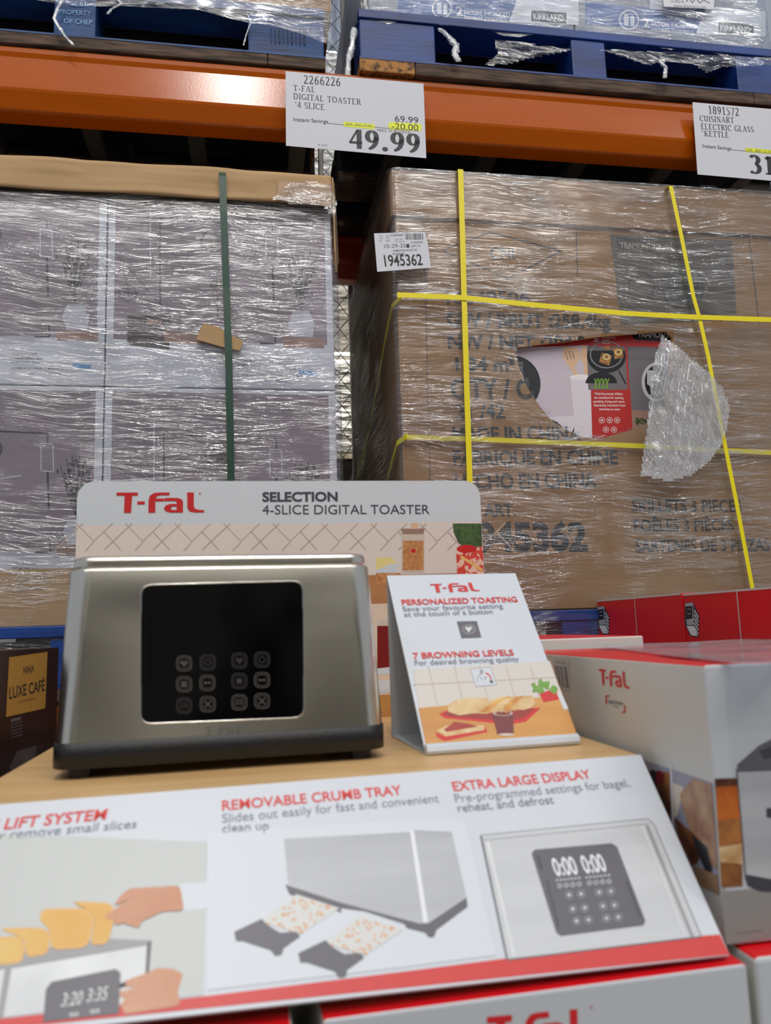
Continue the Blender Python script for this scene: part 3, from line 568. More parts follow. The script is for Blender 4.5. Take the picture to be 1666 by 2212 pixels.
# straps
def strap(pts, wdir, w, label, nrm=(0, -1, 0)): tagit(MB().ribbon(pts, wdir, w, strapy, nrm=nrm).build('strap'), label, 'strap')
YS = 1.574
def vs_(P, Y): return [at(*p, Y=Y) for p in P]
q = vs_([(995, 366), (999, 500), (1003, 650), (1009, 850), (1015, 1040), (1019, 1330)], YS); strap([q[0]+Vector((0, .3, .004)), q[0]+Vector((0, .02, .003))]+q, (1, 0, 0), .012, 'yellow plastic strap running down the left part of the tall brown carton')
q = vs_([(1449, 402), (1470, 500), (1498, 640), (1512, 690), (1530, 770), (1560, 930), (1590, 1080), (1624, 1262), (1636, 1330)], YS); strap([q[0]+Vector((0, .3, .004)), q[0]+Vector((0, .02, .003))]+q, (1, 0, 0), .0095, 'yellow plastic strap slanting down the right part of the tall brown carton')
q = vs_([(858, 637), (1000, 643), (1166, 660), (1350, 677), (1500, 685), (1700, 692)], YS-.002)
side = [Vector((xR0-.0092, 1.615, q[0].z-.008)), Vector((xR0-.0095, 1.72, q[0].z-.05)), Vector((xR0-.0095, 2.0, q[0].z-.19)), Vector((xR0-.0092, 2.3, q[0].z-.27))]
strap(q+[q[-1]+Vector((.2, 0, 0))], (0, 0, 1), .0115, 'upper yellow plastic strap running across the front of the brown carton')
q2 = vs_([(872, 944), (1010, 948), (1200, 956), (1400, 964), (1540, 972), (1700, 979)], 1.589)
strap(q2+[q2[-1]+Vector((.2, 0, 0))], (0, 0, 1), .011, 'lower yellow plastic strap under the film across the brown carton')
for k, (dz, lab) in enumerate(((0, 'yellow strap falling back along the left side of the brown carton, upper one'), (q2[0].z-q[0].z, 'yellow strap falling back along the left side of the brown carton, lower one'))):
    sp = [Vector((xR0+.006, YS+.001, q[0].z+dz))]+[s+Vector((0, 0, dz)) for s in side]; tagit(MB().ribbon(sp, (0, .25, 1), .012, strapy, nrm=(-1, 0, 0)).build('strap'), lab, 'strap')
# pallet tag
a = Art(Plane(at(868, 545, Y=1.566), (1, .02, 0), (0, .02, 1)), 0)
a.poly([(808, 504), (919, 501), (925, 530), (931, 578), (870, 583), (815, 587)], paper)
bk = mat('black print', (22, 22, 24), .5)
a.text('1945362', (832, 576), (914, 573), 25, bk, .02); a.text('10-29-25', (831, 536), (877, 534), 8, bk); a.poly([(878, 527), (884, 527), (885, 535), (878, 535)], bk); a.text('DEPT: 32', (889, 534), (909, 533), 4.5, bk, .01)
a.text('TRAMONTINA SKILLETS 3PC', (849, 544), (902, 542), 4.2, bk, .01); a.text('PRI CERAMIC', (849, 551), (875, 550), 4.2, bk, .01); a.text('010344506069', (888, 526), (914, 525), 4, bk, .01); a.text('010344506069', (844, 511), (872, 510), 5, bk, .01)
for i, (t, w) in enumerate((('CODE:', 8), ('WHSE', 8), ('SLIP', 7))): a.text(t, (819, 511+i*5.4), (819+w, 511+i*5.4), 3, bk); a.text(('43.86', '645', '60')[i], (834, 511+i*5.4), (842, 511+i*5.4), 3, bk)
a.text('CUP: 60', (853, 518), (870, 518), 3, bk); a.text('SRC: EACH', (853, 523), (873, 523), 3, bk)
x = 876
while x < 915: w = random.choice((.8, 1.2, 1.8)); a.line([(x, 504.5), (x+.6, 518)], w, bk); x += w+random.choice((.9, 1.4))
o = a.build('pallet_tag', recalc=False); tagit(o, 'white stock tag reading 1945362 on the corner of the brown carton', 'label')

# ================================================================== stretch film
def film(name, x0, x1, y0, y1, z0, z1, off, m, label, hole=None, step=.011, zst=.009, rad=.016, amp=.004, seed=0, ztopf=None, zbotf=None, crinkle=0, cap=0):
    pts = []      # closed loop, counter-clockwise seen from above starting at the front left
    def corner(cx, cy, a0):
        for k in range(5): t = R(a0+90*k/4); pts.append((cx+(rad+off)*cos(t), cy+(rad+off)*sin(t)))
    def side(p, q):
        L = math.hypot(q[0]-p[0], q[1]-p[1]); n = max(2, int(L/step))
        for k in range(1, n): pts.append((p[0]+(q[0]-p[0])*k/n, p[1]+(q[1]-p[1])*k/n))
    c = rad
    side((x0+c, y0-off), (x1-c, y0-off)); corner(x1-c, y0+c, -90); side((x1+off, y0+c), (x1+off, y1-c)); corner(x1-c, y1-c, 0)
    side((x1-c, y1+off), (x0+c, y1+off)); corner(x0+c, y1-c, 90); side((x0-off, y1-c), (x0-off, y0+c)); corner(x0+c, y0+c, 180)
    n = len(pts); nz = int((z1-z0)/zst); vs = []; cx, cy = (x0+x1)/2, (y0+y1)/2
    nor = []
    for i in range(n):
        a, b = pts[i-1], pts[(i+1) % n]; d = Vector((b[0]-a[0], b[1]-a[1])).normalized(); nor.append((d.y, -d.x))
    for j in range(nz+1):
        for i in range(n):
            x, y = pts[i]; zt_ = z1+(ztopf(x) if ztopf else 0); zb_ = z0+(zbotf(x, y) if zbotf else 0); z = zb_+(zt_-zb_)*j/nz
            d = amp*(noise.noise(Vector((x*5+seed, y*5, z*22)))+.5*noise.noise(Vector((x*14, y*14+seed, z*60))))+amp*.5
            if crinkle: d += crinkle*abs(noise.noise(Vector((x*25, y*25, z*12+seed))))
            e = min(1, min(abs(x-x0), abs(x-x1))/.05, 1)
            vs.append(Vector((x+nor[i][0]*d, y+nor[i][1]*d, z)))
    fs = [];
    hp = [front(y0-off).uv(*p) for p in hole] if hole else None
    for j in range(nz):
        for i in range(n):
            q = (j*n+i, j*n+(i+1) % n, (j+1)*n+(i+1) % n, (j+1)*n+i)
            if hp and vs[q[0]].y < y0 and inside((vs[q[0]].x, vs[q[0]].z-H), hp): continue
            fs.append(q)
    b = MB(); b.add(vs, fs, m, True)
    if cap:
        top = [vs[nz*n+i] for i in range(n)]; inn = [Vector((p.x-nor[i][0]*cap, p.y-nor[i][1]*cap, p.z+.006)) for i, p in enumerate(top)]
        b.add(top+inn, [(i, (i+1) % n, n+(i+1) % n, n+i) for i in range(n)], m, True)
    return tagit(b.build(name, recalc=False), label, 'stretch film')
FA = film_mat('stretch film left', .05, .32, .045); FB = film_mat('stretch film right', .05, .30, .04)
FC = film_mat('stretch film upper', .08, .2, .05, hz=60); FD = film_mat('loose film flap', 1.5, .6, .36, hz=45, hx=14, dist=.0008)
film('stretch_film', xL0-.01, xL1+.008, yF-.006, yB+.01, H-.06, H+.935, .004, FA, 'clear stretch film wound around the mauve safe cartons', seed=1, amp=.0012, ztopf=lambda x: -.035*0)
film('stretch_film', xR0-.008, xR1+.008, 1.592, yRB+.008, H-.07, zr1+.006, .006, FB, 'clear stretch film wound around the tall brown carton, torn open at the hole', hole=HOLE, seed=4, amp=.0016, cap=.12)
film('stretch_film', xl+.002, X(1655, 60)+.01, 1.598, 2.37, zb+.135, zb+.62, .008, FC, 'clear stretch film around the water filter cartons, ragged along the blue pallet', seed=9, amp=.006, zbotf=lambda x, y: .03*noise.noise(Vector((x*9, y*2, 0)))-.012*abs(noise.noise(Vector((x*30, 0, 2)))), rad=.02)
film('stretch_film', -1.06, X(714, 10)+.008, 1.585, 2.37, zb+.10, zb+.45, .004, FC, 'clear stretch film around the carton on the upper left pallet', seed=14, amp=.006, zbotf=lambda x, y: .04*(1 if x > .02 else .6)*noise.noise(Vector((x*6, y*2, 4)))-.05*max(0, (x-(-.1))/.3), rad=.015)
# hanging flap
out = [(1437, 720), (1466, 742), (1500, 774), (1540, 805), (1568, 835), (1583, 876), (1578, 920), (1560, 962), (1530, 1000), (1490, 1028), (1440, 1041), (1383, 1028), (1390, 975), (1398, 930), (1404, 870), (1412, 800), (1424, 755)]
pf = front(1.555); o2 = [pf.uv(*p) for p in out]; us = [p[0] for p in o2]; vv = [p[1] for p in o2]; G = 60; b = MB(); idx = {}; vs = []; fs = []
for j in range(G+1):
    for i in range(G+1):
        u = min(us)+(max(us)-min(us))*i/G; v = min(vv)+(max(vv)-min(vv))*j/G; g = (i/G)
        h = .012+.022*(1-j/G)*sin(pi*min(1, .25+.75*g))+.004*noise.noise(Vector((u*40+v*20, v*30, 0)))
        vs.append(pf.p(u, v, h-.024))
keep = [inside((min(us)+(max(us)-min(us))*(i+.5)/G, min(vv)+(max(vv)-min(vv))*(j+.5)/G), o2) for j in range(G) for i in range(G)]
for j in range(G):
    for i in range(G):
        if keep[j*G+i]: fs.append((j*(G+1)+i, j*(G+1)+i+1, (j+1)*(G+1)+i+1, (j+1)*(G+1)+i))
use = sorted({k for f in fs for k in f}); mp_ = {k: n for n, k in enumerate(use)}; b.add([vs[k] for k in use], [tuple(mp_[k] for k in f) for f in fs], FD, True)
tagit(b.build('film_flap', recalc=False), 'loose crinkled flap of clear film hanging over the right edge of the hole', 'film flap')
# twisted film tails on the upper pallets
def tail(P, Y, r0, label):
    b = MB(); n = len(P); vs = []; fs = []; seg = 10
    pts = [at(*p, Y=Y) for p in P]; sm = []
    for i in range(n-1):
        for k in range(6): sm.append(pts[i].lerp(pts[i+1], k/6))
    sm.append(pts[-1])
    for i, p in enumerate(sm):
        rr = r0*(.5+.9*abs(noise.noise(Vector((i*.35, r0*99, 1)))))
        for k in range(seg): t = 2*pi*k/seg+i*.4; q = rr*(.5+.5*abs(cos(t*1.5))); vs.append(p+Vector((cos(t)*q*1.6, sin(t)*q*.6, 0)))
    for i in range(len(sm)-1):
        for k in range(seg): fs.append((i*seg+k, i*seg+(k+1) % seg, (i+1)*seg+(k+1) % seg, (i+1)*seg+k))
    b.add(vs, fs, FD, True); tagit(b.build('film_tail', recalc=False), label, 'film tail')
tail([(138, -5), (124, 18), (116, 40), (128, 60), (140, 78), (158, 97)], 1.575, .004, 'white twisted film tail hanging over the stencilled pallet block')
tail([(250, -5), (262, 8), (240, 20), (232, 30)], 1.575, .004, 'short shredded film tail at the top left')
tail([(536, 32), (541, 50), (532, 75), (526, 97)], 1.58, .002, 'thin film thread beside the right block of the upper left pallet')
tail([(950, 62), (972, 82), (985, 100), (982, 118), (990, 132)], 1.565, .010, 'bunched film tail hanging over the left opening of the upper right pallet')
tail([(1400, 118), (1425, 132), (1438, 146), (1436, 168)], 1.565, .007, 'bunched film tail hanging over the right opening of the upper right pallet')
tail([(765, 60), (760, 100), (752, 130), (750, 168)], 1.60, .008, 'crumpled film edge hanging beside the upper right pallet corner')
def drape(P, label, Y=1.572):
    pf = front(Y); uv = [pf.uv(*p) for p in P]; us = [p[0] for p in uv]; vv = [p[1] for p in uv]; b = MB(); vs = []; fs = []; G1, G2 = 50, 14
    for j in range(G2+1):
        for i in range(G1+1):
            u = min(us)+(max(us)-min(us))*i/G1; v = min(vv)+(max(vv)-min(vv))*j/G2; vs.append(pf.p(u, v, .006*noise.noise(Vector((u*30, v*60, 3)))))
    for j in range(G2):
        for i in range(G1):
            if inside((min(us)+(max(us)-min(us))*(i+.5)/G1, min(vv)+(max(vv)-min(vv))*(j+.5)/G2), uv): fs.append((j*(G1+1)+i, j*(G1+1)+i+1, (j+1)*(G1+1)+i+1, (j+1)*(G1+1)+i))
    use = sorted({k for f in fs for k in f}); mp_ = {k: n for n, k in enumerate(use)}; b.add([vs[k] for k in use], [tuple(mp_[k] for k in f) for f in fs], FC, True)
    tagit(b.build('film_drape', recalc=False), label, 'film drape')
drape([(1070, 85), (1240, 105), (1215, 112), (1150, 125), (1090, 140), (1045, 140), (1075, 118)], 'ragged film drape hanging over the middle opening of the upper right pallet')
drape([(1290, 105), (1666, 125), (1666, 140), (1560, 145), (1530, 158), (1510, 150), (1500, 138), (1430, 134), (1400, 140), (1350, 125)], 'ragged film drape hanging along the right of the upper right pallet')

drape([(588, 430), (626, 396), (660, 390), (716, 400), (728, 440), (722, 474), (700, 446), (640, 440)], 'crumpled clear film over the taped corner of the kraft cover', 1.568)
# ================================================================== price signs
def price_sign(quad, label, fn):
    r = root('price_sign', at(*quad[3], Y=1.57), label, 'price sign', 'price signs on the orange beam')
    pl = Plane(at(*quad[3], Y=1.574), (1, 0, 0), (0, -.03, 1)); uv = [pl.uv(*p) for p in quad]
    b = MB(); b.ext([pl.p(*q, 0) for q in uv], pl.n*.0006, paper); b.build('sheet', r)
    a = Art(pl, .0009, .0001); fn(a); a.build('lettering', r)
hl = mat('yellow highlighter', (226, 232, 40), .5); pk = mat('printer black', (34, 35, 40), .5)
def blob(a, x0, x1, y0, y1, h): a.poly([(x0+h*.3, y0-h/2), (x1-h*.3, y1-h/2), (x1, y1), (x1-h*.3, y1+h/2), (x0+h*.3, y0+h/2), (x0, y0)], hl)
def s1(a):
    blob(a, 741, 811, 268.5, 274, 11); blob(a, 838, 912, 272, 276, 16)
    serif(a, '2266226', (656, 181), (736, 187), 18, pk, .10); serif(a, 'T-FAL', (634, 196), (681, 200), 12, pk, .1); serif(a, 'DIGITAL TOASTER', (634, 214), (780, 227), 12.5, pk, .1); serif(a, '^4 SLICE', (636, 232), (701, 238), 12.5, pk, .1)
    a.text('Instant Savings', (634, 262), (709, 267), 8, pk, .004); a.line([(709, 267), (905, 283)], .7, pk)
    serif(a, 'EXP. 2025-12-07', (748, 271), (804, 275), 5.5, pk, .1); a.text('69.99', (853, 263), (904, 267), 13, pk); a.text('-20.00', (846, 279), (904, 283), 13, pk); serif(a, 'PRICE AT REGISTER', (815, 284), (886, 289), 5, pk, .1)
    serif(a, '49.99', (754, 320), (908, 331), 41, pk, .2); serif(a, 'M 12/07', (687, 315), (708, 317), 4.5, pk, .08)
price_sign([(617, 154), (915, 181), (921, 342), (618, 315)], 'white price card with large price 49.99, centre of the orange beam', s1)
def s2(a):
    blob(a, 1609, 1700, 324, 331, 9)
    serif(a, '1891572', (1531, 246), (1597, 251), 17, pk, .1); serif(a, 'CUISINART', (1512, 262), (1586, 266), 12, pk, .1); serif(a, 'ELECTRIC GLASS', (1515, 279), (1629, 286), 12, pk, .1); serif(a, '^KETTLE', (1516, 294), (1575, 298), 12, pk, .1)
    a.text('Instant Savings', (1518, 319), (1580, 325), 7.5, pk, .004); a.line([(1580, 324), (1700, 335)], .7, pk); serif(a, 'EXP. 2025-12-21', (1612, 327), (1667, 331), 5.5, pk, .1)
    serif(a, '31.99', (1619, 374), (1760, 386), 39, pk, .2)
price_sign([(1496, 221), (1795, 247), (1800, 402), (1507, 377)], 'white price card starting with 31, at the right photo edge', s2)

# ================================================================== toaster display stand
ZT = H-.1218
def FL(x): return .6456+(x+.186)*.0674       # front edge of the board, slightly skewed
DX0, DX1 = -.2228, .3395
r = root('display_stand', (.06, .85, H-.27), 'slanted white and red printed display stand with a maple top board', 'display stand')
MB().ext([(DX0, FL(DX0), ZT), (DX1, FL(DX1), ZT), (DX1, 1.16, ZT), (DX0, 1.16, ZT)], (0, 0, -.02), maple).build('top_board', r, bevel=.001)
pf0 = Vector((DX0, FL(DX0), ZT)); pf1 = Vector((DX1, FL(DX1), ZT)); pb1 = at(1575, 2065, X=DX1)
u = (pf1-pf0).normalized(); slope = pb1-pf1; PP = Plane(pf0, u, -slope)
a0, b0 = PP.uv(1575, 2065); a1, b1 = PP.uv(200, 2205); c0, c1 = PP.uv(1385, 1632), PP.uv(0, 1740)
wht = white()
b = MB(); q = [pf0+PP.n*.0015, pf1+PP.n*.0015, PP.p(a0, b0, .0015), PP.p(0+(DX0-pf0.x), b1-.0, .0015)]
b.ext(q, -PP.n*.003, wht); fp = b.build('front_panel', r, bevel=.0008)
MB().ext([pf1+Vector((-.001, 0, -.02)), Vector((DX1-.001, 1.16, ZT-.02)), Vector((DX1-.001, 1.16, pb1.z)), pb1+Vector((-.001, .003, 0))], (-.003, 0, 0), wht).build('side_panel', r)
MB().ext([pf0+Vector((.001, 0, -.02)), Vector((DX0+.001, 1.16, ZT-.02)), Vector((DX0+.001, 1.16, pb1.z)), Vector((DX0+.001, .54, pb1.z))], (.003, 0, 0), wht).build('side_panel', r)
a = Art(PP, .0018, .00012)
salm = mat('banner red', (204, 46, 42), .4); lg = mat('printed light grey', (196, 198, 202), .4, rgb2=(224, 226, 228), scale=(20, 4, 20)); mg = mat('printed mid grey', (150, 150, 154), .4); dgr = mat('printed dark grey', (92, 90, 98), .4); skin = mat('printed skin', (212, 164, 136), .5, rgb2=(200, 142, 112), scale=(14, 14, 14)); toast = mat('printed toast', (224, 188, 112), .5, rgb2=(222, 168, 86), scale=(16, 16, 16)); crust = mat('printed crust', (226, 178, 104), .5); crumb = mat('printed crumbs', (222, 150, 80), .5); beige = mat('printed warm white', (192, 195, 194), .4)
slate = mat('printed slate text', (118, 122, 140), .5); rtx = mat('printed red text', (214, 48, 46), .5)
# red foot band
a.poly([(200, 2205), (1574, 2064), (1553, 2021), (1405, 2032), (880, 2100), (436, 2155), (-60, 2210), (-60, 2232)], salm)
a.poly([(-60, 1800), (447, 1822), (440, 2152), (-60, 2207)], beige)
# left picture: toaster with bread and hands
a.poly([(-60, 2090), (326, 2036), (318, 2100), (312, 2166), (-60, 2208)], lg); a.poly([(-60, 2075), (230, 2030), (328, 2034), (326, 2044), (20, 2096), (-60, 2105)], mg)
a.poly([(12, 2095), (26, 2093), (8, 2200), (-6, 2202)], mg); a.poly([(318, 2038), (328, 2036), (322, 2105), (314, 2110)], dgr)
def rnd(P_, f=.28, n=4):
    o = []
    for i in range(len(P_)):
        a_, b_, c_ = Vector(P_[i-1]), Vector(P_[i]), Vector(P_[(i+1) % len(P_)]); p_, q_ = b_.lerp(a_, f), b_.lerp(c_, f)
        for k in range(n+1): t = k/n; v = p_*(1-t)**2+b_*2*t*(1-t)+q_*t*t; o.append((v.x, v.y))
    return o
for P_ in ([(-40, 2030), (46, 2024), (56, 2048), (48, 2084), (-40, 2090)], [(-5, 2008), (92, 2007), (110, 2020), (104, 2064), (58, 2072), (54, 2030)], [(92, 1966), (190, 1965), (205, 1982), (192, 2050), (112, 2056), (108, 2012), (86, 1990)], [(152, 1950), (240, 1954), (250, 1976), (234, 2042), (196, 2046), (206, 1982), (190, 1965)]):
    P_ = rnd(P_); cx_ = sum(p[0] for p in P_)/len(P_); cy_ = sum(p[1] for p in P_)/len(P_); a.poly(P_, crust); a.poly([(cx_+(p[0]-cx_)*.86, cy_+(p[1]-cy_)*.84) for p in P_], toast)
a.poly([(388, 1912), (448, 1908), (448, 1966), (397, 1970)], wht)
hd = lambda P_: [(x/2, 1640+y/2) for x, y in P_]
fold_ = mat('printed skin fold', (206, 146, 118), .5)
a.poly(rnd(hd([(778, 553), (640, 561), (560, 566), (520, 598), (494, 636), (520, 632), (560, 608), (500, 655), (470, 672), (452, 690), (470, 700), (500, 690), (490, 712), (505, 724), (535, 715), (560, 725), (600, 736), (615, 705), (650, 690), (700, 665), (795, 660)]), .2), skin)
for q in ([(497, 634), (545, 612), (580, 600)], [(470, 700), (505, 690), (548, 668)], [(505, 722), (540, 708), (572, 688)], [(560, 725), (590, 706), (610, 690)]): a.line(hd(q), 1.4, fold_)
a.poly(rnd(hd([(792, 932), (745, 910), (680, 908), (640, 928), (560, 955), (524, 975), (545, 992), (600, 975), (560, 1000), (516, 1008), (512, 1030), (540, 1040), (524, 1062), (535, 1100), (545, 1106), (780, 1070), (768, 1010)]), .2), skin)
for q in ([(545, 992), (590, 984), (640, 955)], [(516, 1030), (560, 1026), (610, 1010)], [(526, 1062), (570, 1058), (620, 1045)]): a.line(hd(q), 1.4, fold_)
a.poly([(112, 2124), (250, 2096), (261, 2104), (257, 2192), (94, 2210), (100, 2140)], dgr); a.poly([(258, 2128), (272, 2124), (272, 2134), (258, 2138)], ink())
a.text('3:20', (132, 2178), (176, 2172), 28, lg, .0, slant=.12); a.text('3:35', (187, 2168), (230, 2162), 28, lg, .0, slant=.12); a.text('88', (150, 2200), (170, 2198), 9, lg); a.text('88', (195, 2193), (215, 2191), 9, lg)
# middle picture: corner of a toaster and two crumb trays
a.poly([(448, 1800), (448, 2142), (870, 2092), (1070, 2066), (1005, 1780), (960, 1770)], mat('printed cool white', (208, 213, 221), .4))
steelp = mat('printed brushed steel', (158, 160, 166), .35, rgb2=(186, 188, 192), scale=(3, 3, 30)); steelp2 = mat('printed bright steel', (226, 228, 232), .35)
a.poly([(613, 1815), (885, 1800), (918, 1992), (905, 2012), (735, 1955), (622, 1914)], steelp); a.poly([(885, 1798), (893, 1796), (930, 1990), (914, 1996)], steelp2); a.poly([(893, 1796), (975, 1800), (1007, 1942), (925, 2000)], steelp)
a.poly([(616, 1914), (736, 1953), (905, 1998), (925, 1997), (1007, 1942), (1009, 1962), (942, 2012), (937, 2027), (925, 2028), (918, 2018), (878, 2008), (872, 1998), (790, 1972), (736, 1965), (737, 1975), (700, 1960), (625, 1935)], dgr)
def tray(dx, dy):
    Q = lambda *p: [(x+dx, y+dy) for x, y in p]
    a.poly(Q((640, 1935), (733, 1965), (650, 2020), (560, 1995)), mat('printed tray metal', (208, 208, 206), .4)); a.poly(Q((506, 2016), (565, 1988), (578, 2002), (605, 2018), (640, 2016), (648, 2026), (612, 2052), (608, 2066), (594, 2068), (585, 2056), (524, 2036), (510, 2036)), dgr)
    rr = random.Random(5)
    for k in range(46):
        f, g = rr.random(), rr.random(); x_ = 575+(640-575)*f+(75)*g; y_ = 1998+(1940-1998)*f+22*g; a.ell(x_+dx, y_+dy, 3.4, 2.2, crumb, 6, tilt=rr.uniform(0, 90))
tray(0, 0); tray(138, 46)
# right picture: toaster front with a large display
a.poly([(1038, 1807), (1398, 1771), (1410, 1782), (1512, 2026), (1095, 2074)], mat('printed toaster steel', (190, 192, 196), .4, rgb2=(202, 204, 208), scale=(2, 2, 60)))
for P_, w_, m_ in (([(1038, 1807), (1095, 2076)], 4, dgr), ([(1095, 2076), (1512, 2026)], 3, dgr), ([(1038, 1807), (1398, 1771)], 2, mg), ([(1040, 1818), (1402, 1782)], 1.6, mg), ([(1398, 1771), (1412, 1784), (1514, 2026)], 2.2, mg), ([(1052, 1820), (1110, 2070)], 6, lg), ([(1396, 1786), (1494, 2026)], 7, mg), ([(1386, 1788), (1478, 2028)], 4, lg)): a.line(P_, w_, m_)
a.poly([(1147, 1846), (1154, 1838), (1320, 1824), (1332, 1832), (1393, 1992), (1388, 2002), (1210, 2025), (1200, 2017)], dgr)
a.line([(1160, 1850), (1170, 1882)], 4, ink()); a.line([(1180, 1905), (1206, 2006)], 3, ink()); a.line([(1352, 1905), (1382, 1985)], 3, ink())
a.text('0:00', (1200, 1896), (1250, 1891), 40, steelp2, .02, slant=-.0); a.text('0:00', (1263, 1890), (1312, 1885), 40, steelp2, .02)
for g, (x0_, y0_) in enumerate(((1202, 1904), (1266, 1898))):
    for k in range(7): a.ell(x0_+k*8, y0_-k*.8, 2.2, 2.2, lg, 8)
    for k in range(4): a.ell(x0_+6+k*14, y0_+12-k*1.2, 5, 5, lg, 10, ring=.7)
for rr_, (y_, xo) in enumerate(((1936, 0), (1966, 8), (1992, 16))):
    for cx_ in (1228, 1254, 1293, 1318): a.ell(cx_+xo, y_-(cx_-1228)*.09, 9, 9, mg, 14, ring=.82); a.ell(cx_+xo, y_-(cx_-1228)*.09, 3.5, 3.5, lg, 8)
a.text('T-fal', (1283, 2040), (1330, 2034), 9, lg, .02)
# headings
a.text('LIFT SYSTEM', (8, 1795), (228, 1773), 24, rtx, .018, slant=.15); a.text('N', (-30, 1799), (-8, 1797), 24, rtx, .018, slant=.15); a.text('Easily remove small slices', (-70, 1822), (294, 1791), 19, slate, .0, slant=.15)
a.text('REMOVABLE CRUMB TRAY', (480, 1754), (869, 1719), 22, rtx, .018); a.text('Slides out easily for fast and convenient', (480, 1780), (949, 1735), 19, slate); a.text('clean up', (480, 1802), (581, 1795), 19, slate)
a.text('EXTRA LARGE DISPLAY', (980, 1712), (1278, 1684), 21, rtx, .018); a.text('Pre-programmed settings for bagel,', (984, 1736), (1361, 1701), 18, slate); a.text('reheat, and defrost', (990, 1757), (1197, 1738), 18, slate)
a.build('printed_graphics', r)

# ================================================================== backing header sign
YB = 1.08; pb_ = front(YB)
r = root('header_sign', at(600, 1300, Y=YB)*1.0, 'large rounded white header sign with a kitchen photo, behind the steel toaster', 'sign')
ORG[r.name] = Vector((.05, YB, ZT)); r.location = ORG[r.name]
uL, uR, vT, vB = pb_.uv(164, 1180)[0], pb_.uv(1043, 1180)[0], pb_.uv(600, 1039)[1], ZT-H; rc = pb_.uv(205, 1100)[0]-uL
oo = [(uL, vB), (uR, vB)]+[(uR-rc+rc*cos(R(t)), vT-rc+rc*sin(R(t))) for t in range(0, 91, 15)]+[(uL+rc-rc*sin(R(t)), vT-rc+rc*cos(R(t))) for t in range(0, 91, 15)]
hw = mat('sign white', (204, 208, 214), .4)
MB().ext([pb_.p(*q) for q in oo], (0, .004, 0), hw).build('board', r)
a = Art(pb_, .0005, .0001); vS = pb_.uv(600, 1131)[1]; vM = pb_.uv(900, 1240)[1]; vN = pb_.uv(900, 1302)[1]; vO = pb_.uv(850, 1500)[1]
a.uvpoly([(uL, vM), (uR, vM), (uR, vS), (uL, vS)], mat('printed pale tile', (222, 208, 200), .5, noise_amt=.06, scale=(6, 6, 6)))
gr = mat('printed grout', (182, 160, 146), .5)
for k in range(9):     # herringbone joints
    x0_ = 165+k*106
    a.line([(x0_, 1131), (x0_+38, 1170)], 2.2, gr); a.line([(x0_+36, 1171), (x0_+78, 1131)], 2.2, gr); a.line([(x0_+60, 1149), (x0_+96, 1188)], 2.2, gr); a.line([(x0_-46, 1188), (x0_+14, 1131)], 2.2, gr); a.line([(x0_+20, 1190), (x0_+37, 1172)], 2.2, gr)
brn = mat('printed wood shelf', (188, 132, 84), .5, rgb2=(160, 104, 62), scale=(2, 2, 26)); a.uvpoly([(uL, vN), (uR, vN), (uR, vM), (uL, vM)], brn); a.uvpoly([(uL, vO), (uR, vO), (uR, vN), (uL, vN)], mat('printed cream wall', (218, 196, 176), .5)); a.uvpoly([(uL, vB), (uR, vB), (uR, vO), (uL, vO)], mat('printed oak table', (200, 146, 84), .5, rgb2=(172, 118, 62), scale=(2, 2, 40)))
jar = mat('printed glass jar', (206, 190, 176), .3); past = mat('printed pasta', (206, 150, 92), .5, rgb2=(168, 96, 54), scale=(150, 150, 150))
a.poly([(868, 1152), (917, 1152), (917, 1236), (868, 1236)], jar); a.poly([(870, 1168), (915, 1168), (915, 1232), (870, 1232)], past); a.ell(893, 1190, 6, 5, red(), 6); a.poly([(866, 1142), (918, 1142), (914, 1154), (870, 1154)], woodp); a.poly([(888, 1130), (904, 1130), (902, 1143), (890, 1143)], spo)
a.poly([(812, 1205), (845, 1203), (858, 1218), (862, 1226), (812, 1234)], mat('printed butter', (228, 208, 138), .5)); a.poly([(812, 1232), (845, 1218), (862, 1219), (858, 1236), (812, 1238)], wht); a.poly([(812, 1238), (866, 1238), (864, 1258), (812, 1262)], past)
gl_ = mat('printed basil', (74, 104, 50), .5, rgb2=(44, 66, 30), scale=(120, 120, 120)); a.poly([(978, 1131), (1040, 1131), (1042, 1184), (1010, 1188), (990, 1172), (980, 1150)], gl_)
a.poly([(985, 1188), (1043, 1180), (1045, 1246), (988, 1246)], mat('printed red lattice', (208, 62, 50), .5, rgb2=(232, 190, 170), scale=(110, 110, 110), contrast=(.45, .5))); a.ell(1008, 1186, 22, 9, red(), 14); a.line([(995, 1202), (1042, 1232)], 6, crust)
a.poly([(815, 1340), (868, 1336), (868, 1352), (815, 1352)], jar); a.poly([(815, 1352), (868, 1352), (868, 1440), (815, 1446)], mat('printed jam', (120, 20, 20), .4)); a.poly([(815, 1444), (870, 1438), (872, 1452), (815, 1458)], wht); a.poly([(815, 1470), (872, 1470), (872, 1482), (830, 1498), (815, 1498)], wht)
a.build('kitchen_picture', r)
a = Art(pb_, .0005, .0001); a.polys(LOGO, 4.36, (251, 1108), (441, 1107), 44, mat('logo red', (196, 34, 36), .4)); a.ell(432, 1066, 2.5, 2.5, red(), 10, ring=.6)
a.build('logo', r)
a = Art(pb_, .0005, .0001); a.text('SELECTION', (567, 1084), (730, 1083), 21, ink(), .035); a.text('4-SLICE DIGITAL TOASTER', (567, 1111), (928, 1110), 20, ink(), .0); a.build('lettering', r)
a = Art(front(YB), .0005); 
